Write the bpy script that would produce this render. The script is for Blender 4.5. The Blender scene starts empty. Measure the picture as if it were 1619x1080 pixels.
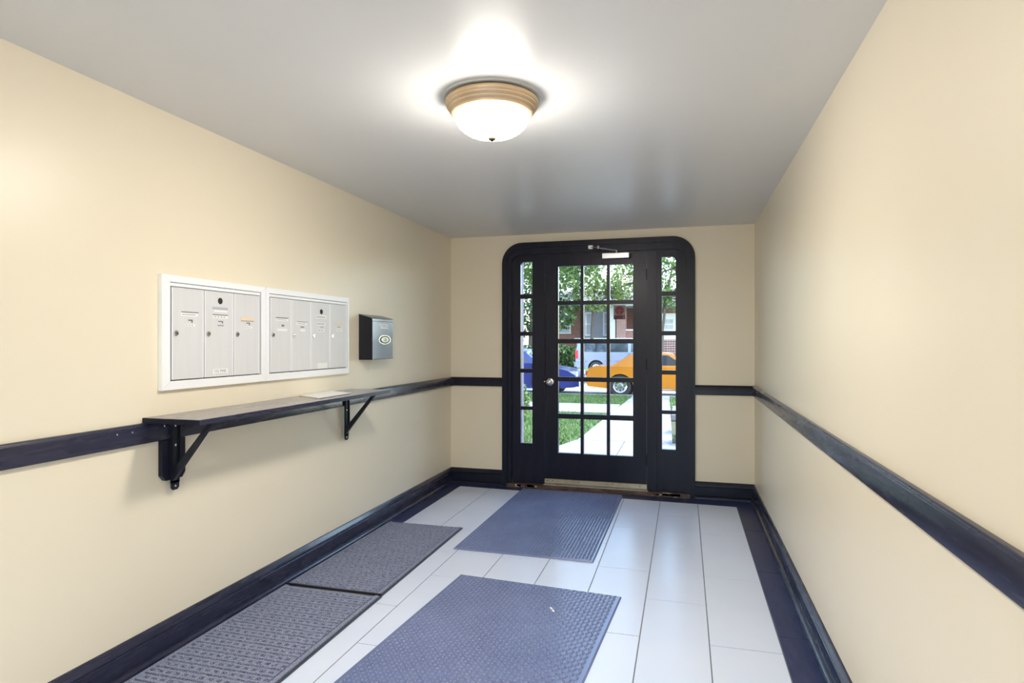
import bpy, bmesh, math, random
import numpy as np
from mathutils import Vector, Matrix, Euler

sc = bpy.context.scene
COL = sc.collection
R = math.radians

# ------------------------------------------------------------------ camera
cam_d = bpy.data.cameras.new('camera')
cam_d.sensor_width = 36.0
cam_d.lens = 978.6 * 36.0 / 1619.0
cam_d.shift_y = 1.0 / 1619.0
cam_d.clip_start = 0.02
cam_d.clip_end = 400
cam = bpy.data.objects.new('camera', cam_d)
COL.objects.link(cam)
cam.location = (0, 0, 1.35)
cam.rotation_euler = (R(90), 0, math.atan(272.5 / 978.6))
sc.camera = cam

# ------------------------------------------------------------------ sky, sun, exposure
SKY_STRENGTH = 0.9
SUN_STRENGTH = 5.0
DOME_STRENGTH = 76.0
EXPOSURE = 1.0
w = bpy.data.worlds.new('sky')
sc.world = w
w.use_nodes = True
wn = w.node_tree
bg = wn.nodes['Background']
sky = wn.nodes.new('ShaderNodeTexSky')
sky.sky_type = 'NISHITA'
sky.sun_disc = False
sky.sun_elevation = R(48)
sky.sun_rotation = R(95)
sky.air_density = 1.0
sky.dust_density = 0.6
wn.links.new(sky.outputs[0], bg.inputs[0])
bg.inputs[1].default_value = SKY_STRENGTH
sun_d = bpy.data.lights.new('sun', 'SUN')
sun_d.energy = SUN_STRENGTH
sun_d.angle = R(1.0)
sun_d.color = (1.0, 0.95, 0.86)
sun = bpy.data.objects.new('sun', sun_d)
COL.objects.link(sun)
sun.rotation_euler = Vector((-0.72, 0.10, -0.70)).to_track_quat('-Z', 'Y').to_euler()
sun.location = (10, 0, 12)
sc.view_settings.view_transform = 'Standard'
sc.view_settings.look = 'None'
sc.view_settings.exposure = EXPOSURE
sc.view_settings.gamma = 1.0
sc.view_settings.use_curve_mapping = False
sc.cycles.max_bounces = 10
sc.cycles.diffuse_bounces = 7
sc.cycles.transparent_max_bounces = 16
sc.cycles.caustics_reflective = False
sc.cycles.caustics_refractive = False
sc.cycles.sample_clamp_indirect = 6.0


def portal(name, loc, rot, sx, sy):
    # guides sampling of the sky through an opening, gives no light of its own
    d = bpy.data.lights.new(name, 'AREA')
    d.shape = 'RECTANGLE'
    d.size = sx
    d.size_y = sy
    d.cycles.is_portal = True
    o = bpy.data.objects.new(name, d)
    COL.objects.link(o)
    o.location = loc
    o.rotation_euler = rot


portal('front_door_portal', (-0.78, 6.22, 1.15), (R(-90), 0, 0), 1.65, 2.2)
portal('added_window_portal', (0.05, -1.78, 1.19), (R(90), 0, 0), 0.9, 2.13)

# ------------------------------------------------------------------ materials
M = {}


def mat(name, col, rough=0.5, metal=0.0, spec=0.5, coat=0.0, coat_rough=0.1, noise=None, bump=None, col2=None, nscale=8.0,
        stretch=(1, 1, 1), trans=0.0, emit=None, estr=0.0, rough_var=0.0):
    m = bpy.data.materials.new(name)
    m.use_nodes = True
    nt = m.node_tree
    b = nt.nodes['Principled BSDF']
    b.inputs['Base Color'].default_value = (*col, 1)
    b.inputs['Roughness'].default_value = rough
    b.inputs['Metallic'].default_value = metal
    b.inputs['Specular IOR Level'].default_value = spec
    b.inputs['Coat Weight'].default_value = coat
    b.inputs['Coat Roughness'].default_value = coat_rough
    if emit:
        b.inputs['Emission Color'].default_value = (*emit, 1)
        b.inputs['Emission Strength'].default_value = estr
    tc = nt.nodes.new('ShaderNodeTexCoord')
    mp = nt.nodes.new('ShaderNodeMapping')
    mp.inputs['Scale'].default_value = stretch
    nt.links.new(tc.outputs['Object'], mp.inputs['Vector'])
    if col2 is not None or rough_var:
        n = nt.nodes.new('ShaderNodeTexNoise')
        n.inputs['Scale'].default_value = nscale
        n.inputs['Detail'].default_value = 5
        nt.links.new(mp.outputs[0], n.inputs['Vector'])
        if col2 is not None:
            r = nt.nodes.new('ShaderNodeValToRGB')
            r.color_ramp.elements[0].position = 0.32
            r.color_ramp.elements[1].position = 0.68
            r.color_ramp.elements[0].color = (*col, 1)
            r.color_ramp.elements[1].color = (*col2, 1)
            nt.links.new(n.outputs['Fac'], r.inputs['Fac'])
            nt.links.new(r.outputs[0], b.inputs['Base Color'])
        if rough_var:
            mr = nt.nodes.new('ShaderNodeMapRange')
            mr.inputs['To Min'].default_value = max(0.02, rough - rough_var)
            mr.inputs['To Max'].default_value = rough + rough_var
            nt.links.new(n.outputs['Fac'], mr.inputs['Value'])
            nt.links.new(mr.outputs[0], b.inputs['Roughness'])
    if bump:
        n2 = nt.nodes.new('ShaderNodeTexNoise')
        n2.inputs['Scale'].default_value = bump[0]
        n2.inputs['Detail'].default_value = 4
        nt.links.new(mp.outputs[0], n2.inputs['Vector'])
        bp = nt.nodes.new('ShaderNodeBump')
        bp.inputs['Strength'].default_value = bump[1]
        bp.inputs['Distance'].default_value = bump[2]
        nt.links.new(n2.outputs['Fac'], bp.inputs['Height'])
        nt.links.new(bp.outputs[0], b.inputs['Normal'])
    M[name] = m
    return m


def glass_mat(name, tint=(1, 1, 1), gloss=1.0):
    m = bpy.data.materials.new(name)
    m.use_nodes = True
    nt = m.node_tree
    nt.nodes.remove(nt.nodes['Principled BSDF'])
    out = nt.nodes['Material Output']
    tr = nt.nodes.new('ShaderNodeBsdfTransparent')
    tr.inputs[0].default_value = (*tint, 1)
    gl = nt.nodes.new('ShaderNodeBsdfGlossy')
    gl.inputs['Roughness'].default_value = 0.02
    fr = nt.nodes.new('ShaderNodeFresnel')
    fr.inputs[0].default_value = 1.4
    mx = nt.nodes.new('ShaderNodeMixShader')
    ml = nt.nodes.new('ShaderNodeMath')
    ml.operation = 'MULTIPLY'
    ml.inputs[1].default_value = 0.2
    nt.links.new(fr.outputs[0], ml.inputs[0])
    nt.links.new(ml.outputs[0], mx.inputs[0])
    nt.links.new(tr.outputs[0], mx.inputs[1])
    nt.links.new(gl.outputs[0], mx.inputs[2])
    nt.links.new(mx.outputs[0], out.inputs[0])
    M[name] = m


def brick_mat(name, c1, c2, mortar, scale=1.0, rot=None):
    m = bpy.data.materials.new(name)
    m.use_nodes = True
    nt = m.node_tree
    b = nt.nodes['Principled BSDF']
    b.inputs['Roughness'].default_value = 0.85
    tc = nt.nodes.new('ShaderNodeTexCoord')
    mp = nt.nodes.new('ShaderNodeMapping')
    mp.inputs['Rotation'].default_value = rot or (R(90), 0, 0)
    br = nt.nodes.new('ShaderNodeTexBrick')
    br.inputs['Color1'].default_value = (*c1, 1)
    br.inputs['Color2'].default_value = (*c2, 1)
    br.inputs['Mortar'].default_value = (*mortar, 1)
    br.inputs['Scale'].default_value = scale
    br.inputs['Brick Width'].default_value = 0.22
    br.inputs['Row Height'].default_value = 0.075
    br.inputs['Mortar Size'].default_value = 0.008
    nt.links.new(tc.outputs['Object'], mp.inputs['Vector'])
    nt.links.new(mp.outputs[0], br.inputs['Vector'])
    nt.links.new(br.outputs['Color'], b.inputs['Base Color'])
    M[name] = m


def leaf_mat(name, c1, c2):
    m = bpy.data.materials.new(name)
    m.use_nodes = True
    nt = m.node_tree
    b = nt.nodes['Principled BSDF']
    b.inputs['Roughness'].default_value = 0.45
    g = nt.nodes.new('ShaderNodeNewGeometry')
    r = nt.nodes.new('ShaderNodeValToRGB')
    r.color_ramp.elements[0].color = (*c1, 1)
    r.color_ramp.elements[1].color = (*c2, 1)
    nt.links.new(g.outputs['Random Per Island'], r.inputs['Fac'])
    nt.links.new(r.outputs[0], b.inputs['Base Color'])
    t = nt.nodes.new('ShaderNodeBsdfTranslucent')
    nt.links.new(r.outputs[0], t.inputs[0])
    mx = nt.nodes.new('ShaderNodeMixShader')
    mx.inputs[0].default_value = 0.42
    nt.links.new(b.outputs[0], mx.inputs[1])
    nt.links.new(t.outputs[0], mx.inputs[2])
    nt.links.new(mx.outputs[0], nt.nodes['Material Output'].inputs[0])
    M[name] = m


WALLC = (0.80, 0.725, 0.57)
mat('wall_paint', WALLC, rough=0.37, spec=0.5, bump=(60, 0.08, 0.002), col2=(0.81, 0.735, 0.585), nscale=1.5)
mat('ceiling_paint', (0.69, 0.70, 0.70), rough=0.32, spec=0.18, bump=(9, 0.08, 0.01), col2=(0.71, 0.715, 0.71), nscale=1.0)
mat('trim_paint', (0.008, 0.010, 0.022), rough=0.30, spec=0.22, bump=(14, 0.06, 0.003), rough_var=0.06, nscale=10, col2=(0.013, 0.014, 0.030), stretch=(3, 3, 0.4))
mat('trim_paint_long', (0.014, 0.016, 0.038), rough=0.27, spec=0.42, coat=0.2, coat_rough=0.15, bump=(10, 0.06, 0.003),
    rough_var=0.06, nscale=7, col2=(0.029, 0.030, 0.062), stretch=(6, 0.5, 6))
mat('dark_tile', (0.014, 0.022, 0.080), rough=0.36, spec=0.30, bump=(20, 0.08, 0.002), col2=(0.034, 0.046, 0.135), nscale=9,
    rough_var=0.06, stretch=(4, 1, 1))
mat('white_tile', (0.68, 0.765, 0.95), rough=0.27, spec=0.45, bump=(16, 0.03, 0.002), col2=(0.71, 0.79, 0.96), nscale=3)
mat('grout', (0.16, 0.17, 0.19), rough=0.8)
mat('rubber', (0.135, 0.175, 0.34), rough=0.26, spec=0.9, col2=(0.165, 0.21, 0.385), nscale=3)
mat('carpet', (0.05, 0.06, 0.115), rough=0.9, bump=(420, 0.8, 0.003), col2=(0.44, 0.485, 0.66), nscale=240)
mat('rubber_edge', (0.05, 0.055, 0.075), rough=0.5)
mat('white_metal', (0.87, 0.885, 0.92), rough=0.35, col2=(0.88, 0.895, 0.93), nscale=4)
mat('grey_metal', (0.66, 0.66, 0.68), rough=0.40, col2=(0.69, 0.69, 0.705), nscale=30, stretch=(1, 1, 0.1))
mat('gap', (0.03, 0.03, 0.03), rough=0.8)
mat('chrome', (0.72, 0.72, 0.72), rough=0.18, metal=1.0)
mat('aluminium', (0.50, 0.51, 0.54), rough=0.32, metal=1.0, bump=(30, 0.05, 0.002))
mat('black_hole', (0.02, 0.015, 0.012), rough=0.7)
mat('paper', (0.86, 0.86, 0.85), rough=0.7)
mat('tan_paper', (0.80, 0.66, 0.47), rough=0.7)
mat('ink', (0.16, 0.17, 0.20), rough=0.7)
mat('blue_ink', (0.42, 0.47, 0.56), rough=0.7)
mat('black_steel', (0.010, 0.012, 0.020), rough=0.28, spec=0.35)
mat('mailbox_steel', (0.13, 0.15, 0.20), rough=0.22, metal=0.9, bump=(4, 0.02, 0.01))
mat('bronze', (0.62, 0.46, 0.29), rough=0.38, metal=0.6, col2=(0.67, 0.51, 0.34), nscale=20)
mat('dome_glass', (0.95, 0.93, 0.88), rough=0.3, emit=(1.0, 0.935, 0.84), estr=DOME_STRENGTH)
nt_ = M['dome_glass'].node_tree
tc_ = [n for n in nt_.nodes if n.type == 'TEX_COORD'][0]
sp_ = nt_.nodes.new('ShaderNodeSeparateXYZ')
mr_ = nt_.nodes.new('ShaderNodeMapRange')
mr_.inputs['From Min'].default_value = 0.095
mr_.inputs['From Max'].default_value = 0.02
mr_.inputs['To Min'].default_value = DOME_STRENGTH * 0.22
mr_.inputs['To Max'].default_value = DOME_STRENGTH
nt_.links.new(tc_.outputs['Object'], sp_.inputs[0])
nt_.links.new(sp_.outputs['Z'], mr_.inputs['Value'])
nt_.links.new(mr_.outputs[0], nt_.nodes['Principled BSDF'].inputs['Emission Strength'])
mat('ceiling_plate', (0.60, 0.61, 0.58), rough=0.5)
mat('finial_bronze', (0.030, 0.020, 0.011), rough=0.6, spec=0.1)
mat('shelf_top', (0.22, 0.205, 0.235), rough=0.24, spec=0.6, bump=(10, 0.06, 0.002), col2=(0.26, 0.245, 0.265), nscale=5, stretch=(5, 0.5, 5))
mat('sill_metal', (0.52, 0.46, 0.34), rough=0.45, metal=0.5, col2=(0.42, 0.35, 0.24), nscale=14)
mat('worn_wood', (0.035, 0.016, 0.012), rough=0.55, bump=(30, 0.4, 0.006), col2=(0.16, 0.10, 0.085), nscale=18, stretch=(0.6, 3, 2))
mat('sign_white', (0.24, 0.22, 0.28), rough=0.6)
mat('sign_red', (0.20, 0.014, 0.024), rough=0.6)
mat('sign_dark_red', (0.12, 0.012, 0.028), rough=0.6)
mat('stone_reveal', (0.17, 0.145, 0.19), rough=0.8, bump=(40, 0.3, 0.004), col2=(0.20, 0.17, 0.215), nscale=12)
mat('concrete', (0.195, 0.195, 0.21), rough=0.85, bump=(60, 0.2, 0.004), col2=(0.235, 0.235, 0.245), nscale=6)
mat('soil', (0.07, 0.05, 0.035), rough=0.95, col2=(0.06, 0.10, 0.03), nscale=5)
mat('lawn', (0.045, 0.11, 0.025), rough=0.9, col2=(0.10, 0.17, 0.045), nscale=3)
mat('asphalt', (0.27, 0.265, 0.26), rough=0.9, bump=(80, 0.2, 0.004), col2=(0.32, 0.31, 0.30), nscale=8)
mat('bark', (0.06, 0.045, 0.035), rough=0.9, bump=(20, 0.6, 0.02), col2=(0.10, 0.08, 0.06), nscale=12, stretch=(3, 3, 0.5))
mat('orange_paint', (0.46, 0.16, 0.006), rough=0.18, spec=0.5, coat=0.5, coat_rough=0.05)
mat('blue_paint', (0.022, 0.03, 0.16), rough=0.18, coat=0.6, coat_rough=0.05, metal=0.2)
mat('silver_paint', (0.20, 0.22, 0.265), rough=0.25, metal=0.35, coat=0.5, coat_rough=0.06)
mat('car_glass', (0.02, 0.025, 0.03), rough=0.04, spec=0.8)
mat('tyre', (0.012, 0.012, 0.013), rough=0.7)
mat('tail_red', (0.55, 0.02, 0.03), rough=0.2)
mat('lamp_clear', (0.75, 0.77, 0.8), rough=0.1, metal=0.5)
mat('black_plastic', (0.012, 0.012, 0.014), rough=0.5)
mat('siding', (0.24, 0.225, 0.24), rough=0.8, col2=(0.28, 0.26, 0.27), nscale=2)
mat('house_white', (0.55, 0.55, 0.55), rough=0.6)
mat('roof_shingle', (0.10, 0.09, 0.085), rough=0.9, col2=(0.14, 0.12, 0.11), nscale=6)
mat('lattice_brown', (0.26, 0.10, 0.075), rough=0.8)
mat('blind', (0.34, 0.33, 0.35), rough=0.6)
brick_mat('brick_red', (0.26, 0.075, 0.05), (0.20, 0.055, 0.04), (0.30, 0.25, 0.22))
brick_mat('brick_facade', (0.30, 0.13, 0.10), (0.25, 0.10, 0.08), (0.40, 0.36, 0.33))
glass_mat('pane_glass', (0.97, 0.985, 0.98))
leaf_mat('leaf_green', (0.012, 0.05, 0.012), (0.17, 0.26, 0.045))
leaf_mat('leaf_pale', (0.06, 0.14, 0.03), (0.36, 0.40, 0.12))
leaf_mat('leaf_dark', (0.008, 0.03, 0.012), (0.09, 0.16, 0.04))
leaf_mat('grass_blade', (0.03, 0.09, 0.02), (0.17, 0.24, 0.07))


# ------------------------------------------------------------------ mesh helpers
def new():
    return bmesh.new()


def box(bm, x0, x1, y0, y1, z0, z1):
    v = [bm.verts.new(p) for p in ((x0, y0, z0), (x1, y0, z0), (x1, y1, z0), (x0, y1, z0),
                                   (x0, y0, z1), (x1, y0, z1), (x1, y1, z1), (x0, y1, z1))]
    for q in ((0, 3, 2, 1), (4, 5, 6, 7), (0, 1, 5, 4), (1, 2, 6, 5), (2, 3, 7, 6), (3, 0, 4, 7)):
        bm.faces.new([v[i] for i in q])
    return v


def prism(bm, pts, fn, a, b):
    """pts 2-D outline; fn(p, t) -> 3-D point at depth t; extruded between a and b"""
    A = [bm.verts.new(fn(p, a)) for p in pts]
    B = [bm.verts.new(fn(p, b)) for p in pts]
    n = len(pts)
    bm.faces.new(A[::-1])
    bm.faces.new(B)
    for i in range(n):
        j = (i + 1) % n
        bm.faces.new((A[i], A[j], B[j], B[i]))


def strip_ring(bm, outer, inner, fn, a, b):
    """open ring between two polylines of equal length, extruded a..b"""
    n = len(outer)
    P = [[bm.verts.new(fn(p, t)) for p in q] for q, t in ((outer, a), (inner, a), (outer, b), (inner, b))]
    oa, ia, ob, ib = P
    for i in range(n - 1):
        bm.faces.new((oa[i], oa[i + 1], ia[i + 1], ia[i]))
        bm.faces.new((ob[i + 1], ob[i], ib[i], ib[i + 1]))
        bm.faces.new((oa[i + 1], oa[i], ob[i], ob[i + 1]))
        bm.faces.new((ia[i], ia[i + 1], ib[i + 1], ib[i]))
    for i in (0, n - 1):
        f = (oa[i], ia[i], ib[i], ob[i])
        bm.faces.new(f if i == 0 else f[::-1])


def tube(bm, pts, r, n=8, caps=True):
    pts = [Vector(p) for p in pts]
    rr = r if isinstance(r, (list, tuple)) else [r] * len(pts)
    rings = []
    for i, p in enumerate(pts):
        d = (pts[min(i + 1, len(pts) - 1)] - pts[max(i - 1, 0)]).normalized()
        up = Vector((0, 0, 1)) if abs(d.z) < 0.9 else Vector((1, 0, 0))
        s = d.cross(up).normalized()
        t = s.cross(d).normalized()
        rings.append([bm.verts.new(p + (s * math.cos(2 * math.pi * k / n) + t * math.sin(2 * math.pi * k / n)) * rr[i])
                      for k in range(n)])
    for a, b in zip(rings, rings[1:]):
        for k in range(n):
            bm.faces.new((a[k], b[k], b[(k + 1) % n], a[(k + 1) % n]))
    if caps:
        bm.faces.new(rings[0])
        bm.faces.new(rings[-1][::-1])


def lathe(bm, prof, c=(0, 0, 0), axis='Z', n=24):
    """prof: (radius, height) pairs turned about an axis through c"""
    c = Vector(c)
    rings = []
    for r, h in prof:
        ring = []
        m = 1 if r < 1e-6 else n
        for k in range(m):
            a = 2 * math.pi * k / n
            x, y = r * math.cos(a), r * math.sin(a)
            p = {'Z': (x, y, h), 'Y': (x, h, y), 'X': (h, x, y)}[axis]
            ring.append(bm.verts.new(c + Vector(p)))
        rings.append(ring)
    for a, b in zip(rings, rings[1:]):
        for k in range(n):
            q = [a[k % len(a)], a[(k + 1) % len(a)], b[(k + 1) % len(b)], b[k % len(b)]]
            u = []
            for v in q:
                if v not in u:
                    u.append(v)
            if len(u) >= 3:
                try:
                    bm.faces.new(u)
                except ValueError:
                    pass


def wpos(o):
    p = Vector((0, 0, 0))
    while o is not None:
        p += Vector(o.location)
        o = o.parent
    return p


def obj(name, bm, m, parent=None, bevel=0.0, smooth=False, local=False, seg=2):
    """link a bmesh as ONE object. Vertices are in world space unless local."""
    if bevel:
        bmesh.ops.bevel(bm, geom=[e for e in bm.edges if len(e.link_faces) == 2 and e.calc_face_angle(0) > 0.5],
                        offset=bevel, segments=seg, profile=0.5, affect='EDGES', clamp_overlap=True)
    bmesh.ops.recalc_face_normals(bm, faces=bm.faces[:])
    me = bpy.data.meshes.new(name)
    if not local:
        if parent is not None:
            off = None
        xs = [v.co for v in bm.verts]
        lo = Vector((min(v.x for v in xs), min(v.y for v in xs), min(v.z for v in xs)))
        hi = Vector((max(v.x for v in xs), max(v.y for v in xs), max(v.z for v in xs)))
        org = Vector(((lo.x + hi.x) / 2, (lo.y + hi.y) / 2, lo.z))
        bmesh.ops.translate(bm, verts=bm.verts[:], vec=-org)
    else:
        org = Vector((0, 0, 0))
    bm.to_mesh(me)
    bm.free()
    if smooth:
        me.polygons.foreach_set('use_smooth', [True] * len(me.polygons))
        me.set_sharp_from_angle(angle=R(38))
    me.materials.append(M[m])
    o = bpy.data.objects.new(name, me)
    COL.objects.link(o)
    if parent is not None:
        o.parent = parent
        o.location = org - (wpos(parent) if not local else Vector((0, 0, 0)))
    else:
        o.location = org
    return o


def tag(o, label, cat=None, group=None, kind=None):
    o['label'] = label
    if cat:
        o['category'] = cat
    if group:
        o['group'] = group
    if kind:
        o['kind'] = kind
    return o


def empty(name, loc, label, cat, group=None, kind=None, rz=0.0):
    o = bpy.data.objects.new(name, None)
    o.empty_display_size = 0.1
    COL.objects.link(o)
    o.location = loc
    o.rotation_euler = (0, 0, rz)
    return tag(o, label, cat, group, kind)


def bx(name, m, parent, x0, x1, y0, y1, z0, z1, bevel=0.0, local=False):
    b = new()
    box(b, x0, x1, y0, y1, z0, z1)
    return obj(name, b, m, parent, bevel=bevel, local=local)


def text_mesh(s, size, depth=0.0004):
    cu = bpy.data.curves.new('t', 'FONT')
    cu.body = s
    cu.size = size
    cu.extrude = depth
    cu.align_x = 'CENTER'
    cu.align_y = 'CENTER'
    cu.resolution_u = 3
    t = bpy.data.objects.new('t', cu)
    COL.objects.link(t)
    dg = bpy.context.evaluated_depsgraph_get()
    me = bpy.data.meshes.new_from_object(t.evaluated_get(dg))
    bpy.data.objects.remove(t)
    return me


def lettering(s, size, wloc, rot, m, parent):
    me = text_mesh(s, size)
    me.materials.clear()
    me.materials.append(M[m])
    o = bpy.data.objects.new('lettering', me)
    COL.objects.link(o)
    o.parent = parent
    o.location = Vector(wloc) - wpos(parent)
    o.rotation_euler = rot
    return o


# ------------------------------------------------------------------ room
XL, XR, YB, YR, ZC = -2.171, 0.573, 5.6, -1.6, 2.352
YO = 6.2          # outer face of the street wall
GZ = -0.15        # ground level outside

# walls
tag(bx('wall_left', 'wall_paint', None, XL - 0.15, XL, YR - 0.15, YO, -0.05, ZC + 0.05),
    'cream painted wall on the left with the mailboxes', 'wall', kind='structure')
tag(bx('wall_right', 'wall_paint', None, XR, XR + 0.15, YR - 0.15, YO, -0.05, ZC + 0.05),
    'bare cream painted wall on the right', 'wall', kind='structure')
b = new()
box(b, XL, -1.585, YB, YB + 0.1, -0.05, ZC + 0.05)
box(b, 0.026, XR, YB, YB + 0.1, -0.05, ZC + 0.05)
box(b, -1.585, 0.026, YB, YB + 0.1, 2.20, ZC + 0.05)
tag(obj('wall_back', b, 'wall_paint'), 'cream painted end wall around the dark glazed entrance', 'wall', kind='structure')
# rear wall (behind the camera) with an unseen window added for daylight fill
b = new()
box(b, XL, -0.40, YR - 0.15, YR, -0.05, ZC + 0.05)
box(b, 0.50, XR, YR - 0.15, YR, -0.05, ZC + 0.05)
box(b, -0.40, 0.50, YR - 0.15, YR, 2.25, ZC + 0.05)
box(b, -0.40, 0.50, YR - 0.15, YR, -0.05, 0.12)
tag(obj('wall_rear', b, 'wall_paint'), 'cream painted wall facing the entrance, holding an added tall window', 'wall', kind='structure')
wr = empty('added_window', (0.05, YR - 0.08, 0.12), 'tall dark framed window added for daylight, unseen in the wall facing the entrance', 'window', kind='structure')
for x in (-0.40, 0.025, 0.45):
    bx('stile', 'trim_paint', wr, x, x + 0.05, YR - 0.11, YR - 0.05, 0.12, 2.25)
for z in (0.12, 2.20):
    for x in (-0.35, 0.075):
        bx('rail', 'trim_paint', wr, x, x + 0.375, YR - 0.11, YR - 0.05, z, z + 0.05)
for x in (-0.35, 0.075):
    bx('pane', 'pane_glass', wr, x, x + 0.375, YR - 0.082, YR - 0.078, 0.17, 2.20)

tag(bx('ceiling', 'ceiling_paint', None, XL - 0.15, XR + 0.15, YR - 0.15, YB + 0.1, ZC, ZC + 0.12),
    'smooth pale grey painted ceiling', 'ceiling', kind='structure')

# street facade outside (thick masonry, pale stone reveal beside the entrance)
b = new()
box(b, -9, -1.60, YB + 0.1, YO, GZ, 7.5)
box(b, 0.05, 7, YB + 0.1, YO, GZ, 7.5)
box(b, -1.60, 0.05, YB + 0.1, YO, 2.3, 7.5)
tag(obj('wall_front', b, 'stone_reveal'), 'pale mauve stone street wall seen through the entrance side lights', 'wall', kind='structure')

# ------------------------------------------------------------------ floor: grout slab, white tiles, dark border tiles
fl = bx('floor', 'grout', None, XL - 0.1, XR + 0.1, YR - 0.1, YB + 0.6, -0.06, -0.0018)
tag(fl, 'white rectangular tile floor with a dark tile border', 'floor', kind='structure')
WX0, WX1 = -2.027, 0.413
G = 0.0024


def back_edge(x):
    return 5.462 + (x - WX0) / (WX1 - WX0) * (5.375 - 5.462)


tile_cache = {}


def tile(m, quad, parent=fl):
    """quad: four (x, y) corners, counter-clockwise"""
    cx = sum(p[0] for p in quad) / 4
    cy = sum(p[1] for p in quad) / 4
    key = (m,) + tuple(round(c, 4) for p in quad for c in (p[0] - cx, p[1] - cy))
    me = tile_cache.get(key)
    if me is None:
        bm = new()
        e = 0.0007
        A = [bm.verts.new((p[0] - cx, p[1] - cy, -0.006)) for p in quad]
        B = [bm.verts.new((p[0] - cx, p[1] - cy, -e)) for p in quad]
        C = [bm.verts.new(((p[0] - cx) - math.copysign(e, p[0] - cx), (p[1] - cy) - math.copysign(e, p[1] - cy), 0)) for p in quad]
        for i in range(4):
            j = (i + 1) % 4
            bm.faces.new((A[i], A[j], B[j], B[i]))
            bm.faces.new((B[i], B[j], C[j], C[i]))
        bm.faces.new(C)
        bmesh.ops.recalc_face_normals(bm, faces=bm.faces[:])
        me = bpy.data.meshes.new('tile')
        bm.to_mesh(me)
        bm.free()
        me.materials.append(M[m])
        tile_cache[key] = me
    o = bpy.data.objects.new('tile', me)
    COL.objects.link(o)
    o.parent = parent
    o.location = Vector((cx, cy, 0)) - wpos(parent)
    return o


TP = 0.838
for c in range(8):
    x1 = WX1 - c * 0.305
    x0 = x1 - 0.305
    start = 4.57 if c % 2 == 0 else 5.005
    ys = []
    y = start
    while y > -1.4:
        ys.append(y)
        y -= TP
    ys.append(-1.45)
    yt = None
    for i, y in enumerate(ys):
        if yt is None:
            q = [(x0 + G, y + G), (x1 - G, y + G), (x1 - G, back_edge(x1) - G), (x0 + G, back_edge(x0) - G)]
        else:
            q = [(x0 + G, y + G), (x1 - G, y + G), (x1 - G, yt - G), (x0 + G, yt - G)]
        tile('white_tile', q)
        yt = y
# dark border
y = 4.734
ys = [back_edge(WX1)]
while y > -1.4:
    ys.append(y)
    y -= 0.838
ys.append(-1.45)
for a, c in zip(ys, ys[1:]):
    tile('dark_tile', [(WX1 + G, c + G), (XR - 0.006, c + G), (XR - 0.006, a - G), (WX1 + G, a - G)])
y = 4.93
ys = [back_edge(WX0)]
while y > -1.4:
    ys.append(y)
    y -= 0.838
ys.append(-1.45)
for a, c in zip(ys, ys[1:]):
    tile('dark_tile', [(XL + 0.006, c + G), (WX0 - G, c + G), (WX0 - G, a - G), (XL + 0.006, a - G)])
xs = [XL + 0.006, -1.86, -1.02, -0.18, 0.0, XR - 0.006]
for a, c in zip(xs, xs[1:]):
    tile('dark_tile', [(a + G, back_edge(a) + G), (c - G, back_edge(c) + G), (c - G, YB - 0.002), (a + G, YB - 0.002)])

# ------------------------------------------------------------------ baseboards and chair rails
BP = [(0, 0), (0.016, 0), (0.016, 0.098), (0.0135, 0.101), (0.0135, 0.104), (0.0185, 0.108), (0.0185, 0.114), (0.014, 0.122),
      (0.011, 0.134), (0.006, 0.143), (0, 0.145)]
SP = [(0.016, 0), (0.036, 0)] + [(0.016 + 0.020 * math.cos(a), 0.026 * math.sin(a)) for a in [R(t) for t in (15, 30, 45, 60, 75, 90)]]


def baseboard(name, fn, a, c, label, m='trim_paint_long'):
    o = empty(name, fn((0, 0), (a + c) / 2), label, 'baseboard', kind='structure')
    bm = new()
    prism(bm, BP, fn, a, c)
    obj('board', bm, m, o, smooth=True)
    bm = new()
    prism(bm, SP, fn, a, c)
    obj('shoe_moulding', bm, m, o, smooth=True)


fL = lambda p, t: (XL + p[0], t, p[1])
fR = lambda p, t: (XR - p[0], t, p[1])
fB = lambda p, t: (t, YB - p[0], p[1])
baseboard('baseboard_left', fL, YR, YB, 'dark glossy baseboard under the mailbox wall')
baseboard('baseboard_right', fR, YR, YB, 'dark glossy baseboard along the bare right wall')
baseboard('baseboard_back_left', fB, XL, -1.649, 'short dark baseboard between left corner and entrance casing', 'trim_paint')
baseboard('baseboard_back_right', fB, 0.09, XR, 'short dark baseboard between entrance casing and right corner', 'trim_paint')


def rail_profile(z0, z1):
    return [(0, z0), (0.019, z0), (0.021, z0 + 0.002), (0.021, z1 - 0.012), (0.019, z1 - 0.008), (0.017, z1 - 0.007),
            (0.015, z1 - 0.002), (0.012, z1), (0, z1)]


def rail(name, fn, a, c, z0, z1, label, m='trim_paint_long'):
    bm = new()
    prism(bm, rail_profile(z0, z1), fn, a, c)
    o = obj(name, bm, m, smooth=True)
    tag(o, label, 'chair rail', kind='structure')
    return o


tl = rail('trim_1', fL, YR, YB, 0.929, 1.013, 'dark chair rail along the mailbox wall carrying the shelf')
tr = rail('trim_2', fR, YR, YB, 0.897, 0.981, 'dark chair rail running the length of the bare right wall')
rail('trim_3', fB, XL, -1.649, 0.933, 1.015, 'short dark chair rail piece left of the entrance', 'trim_paint')
rail('trim_4', fB, 0.09, XR, 0.895, 0.978, 'short dark chair rail piece right of the entrance', 'trim_paint')
# nail heads on the rails
for y in (1.93, 2.0, 2.16, 2.30):
    bm = new()
    lathe(bm, [(0, 0.0015), (0.004, 0.001), (0.0045, 0)], (XL + 0.021, y, 0.985 if y < 2.1 else 0.99), 'X', 8)
    obj('nail_head', bm, 'chrome', tl)

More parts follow.
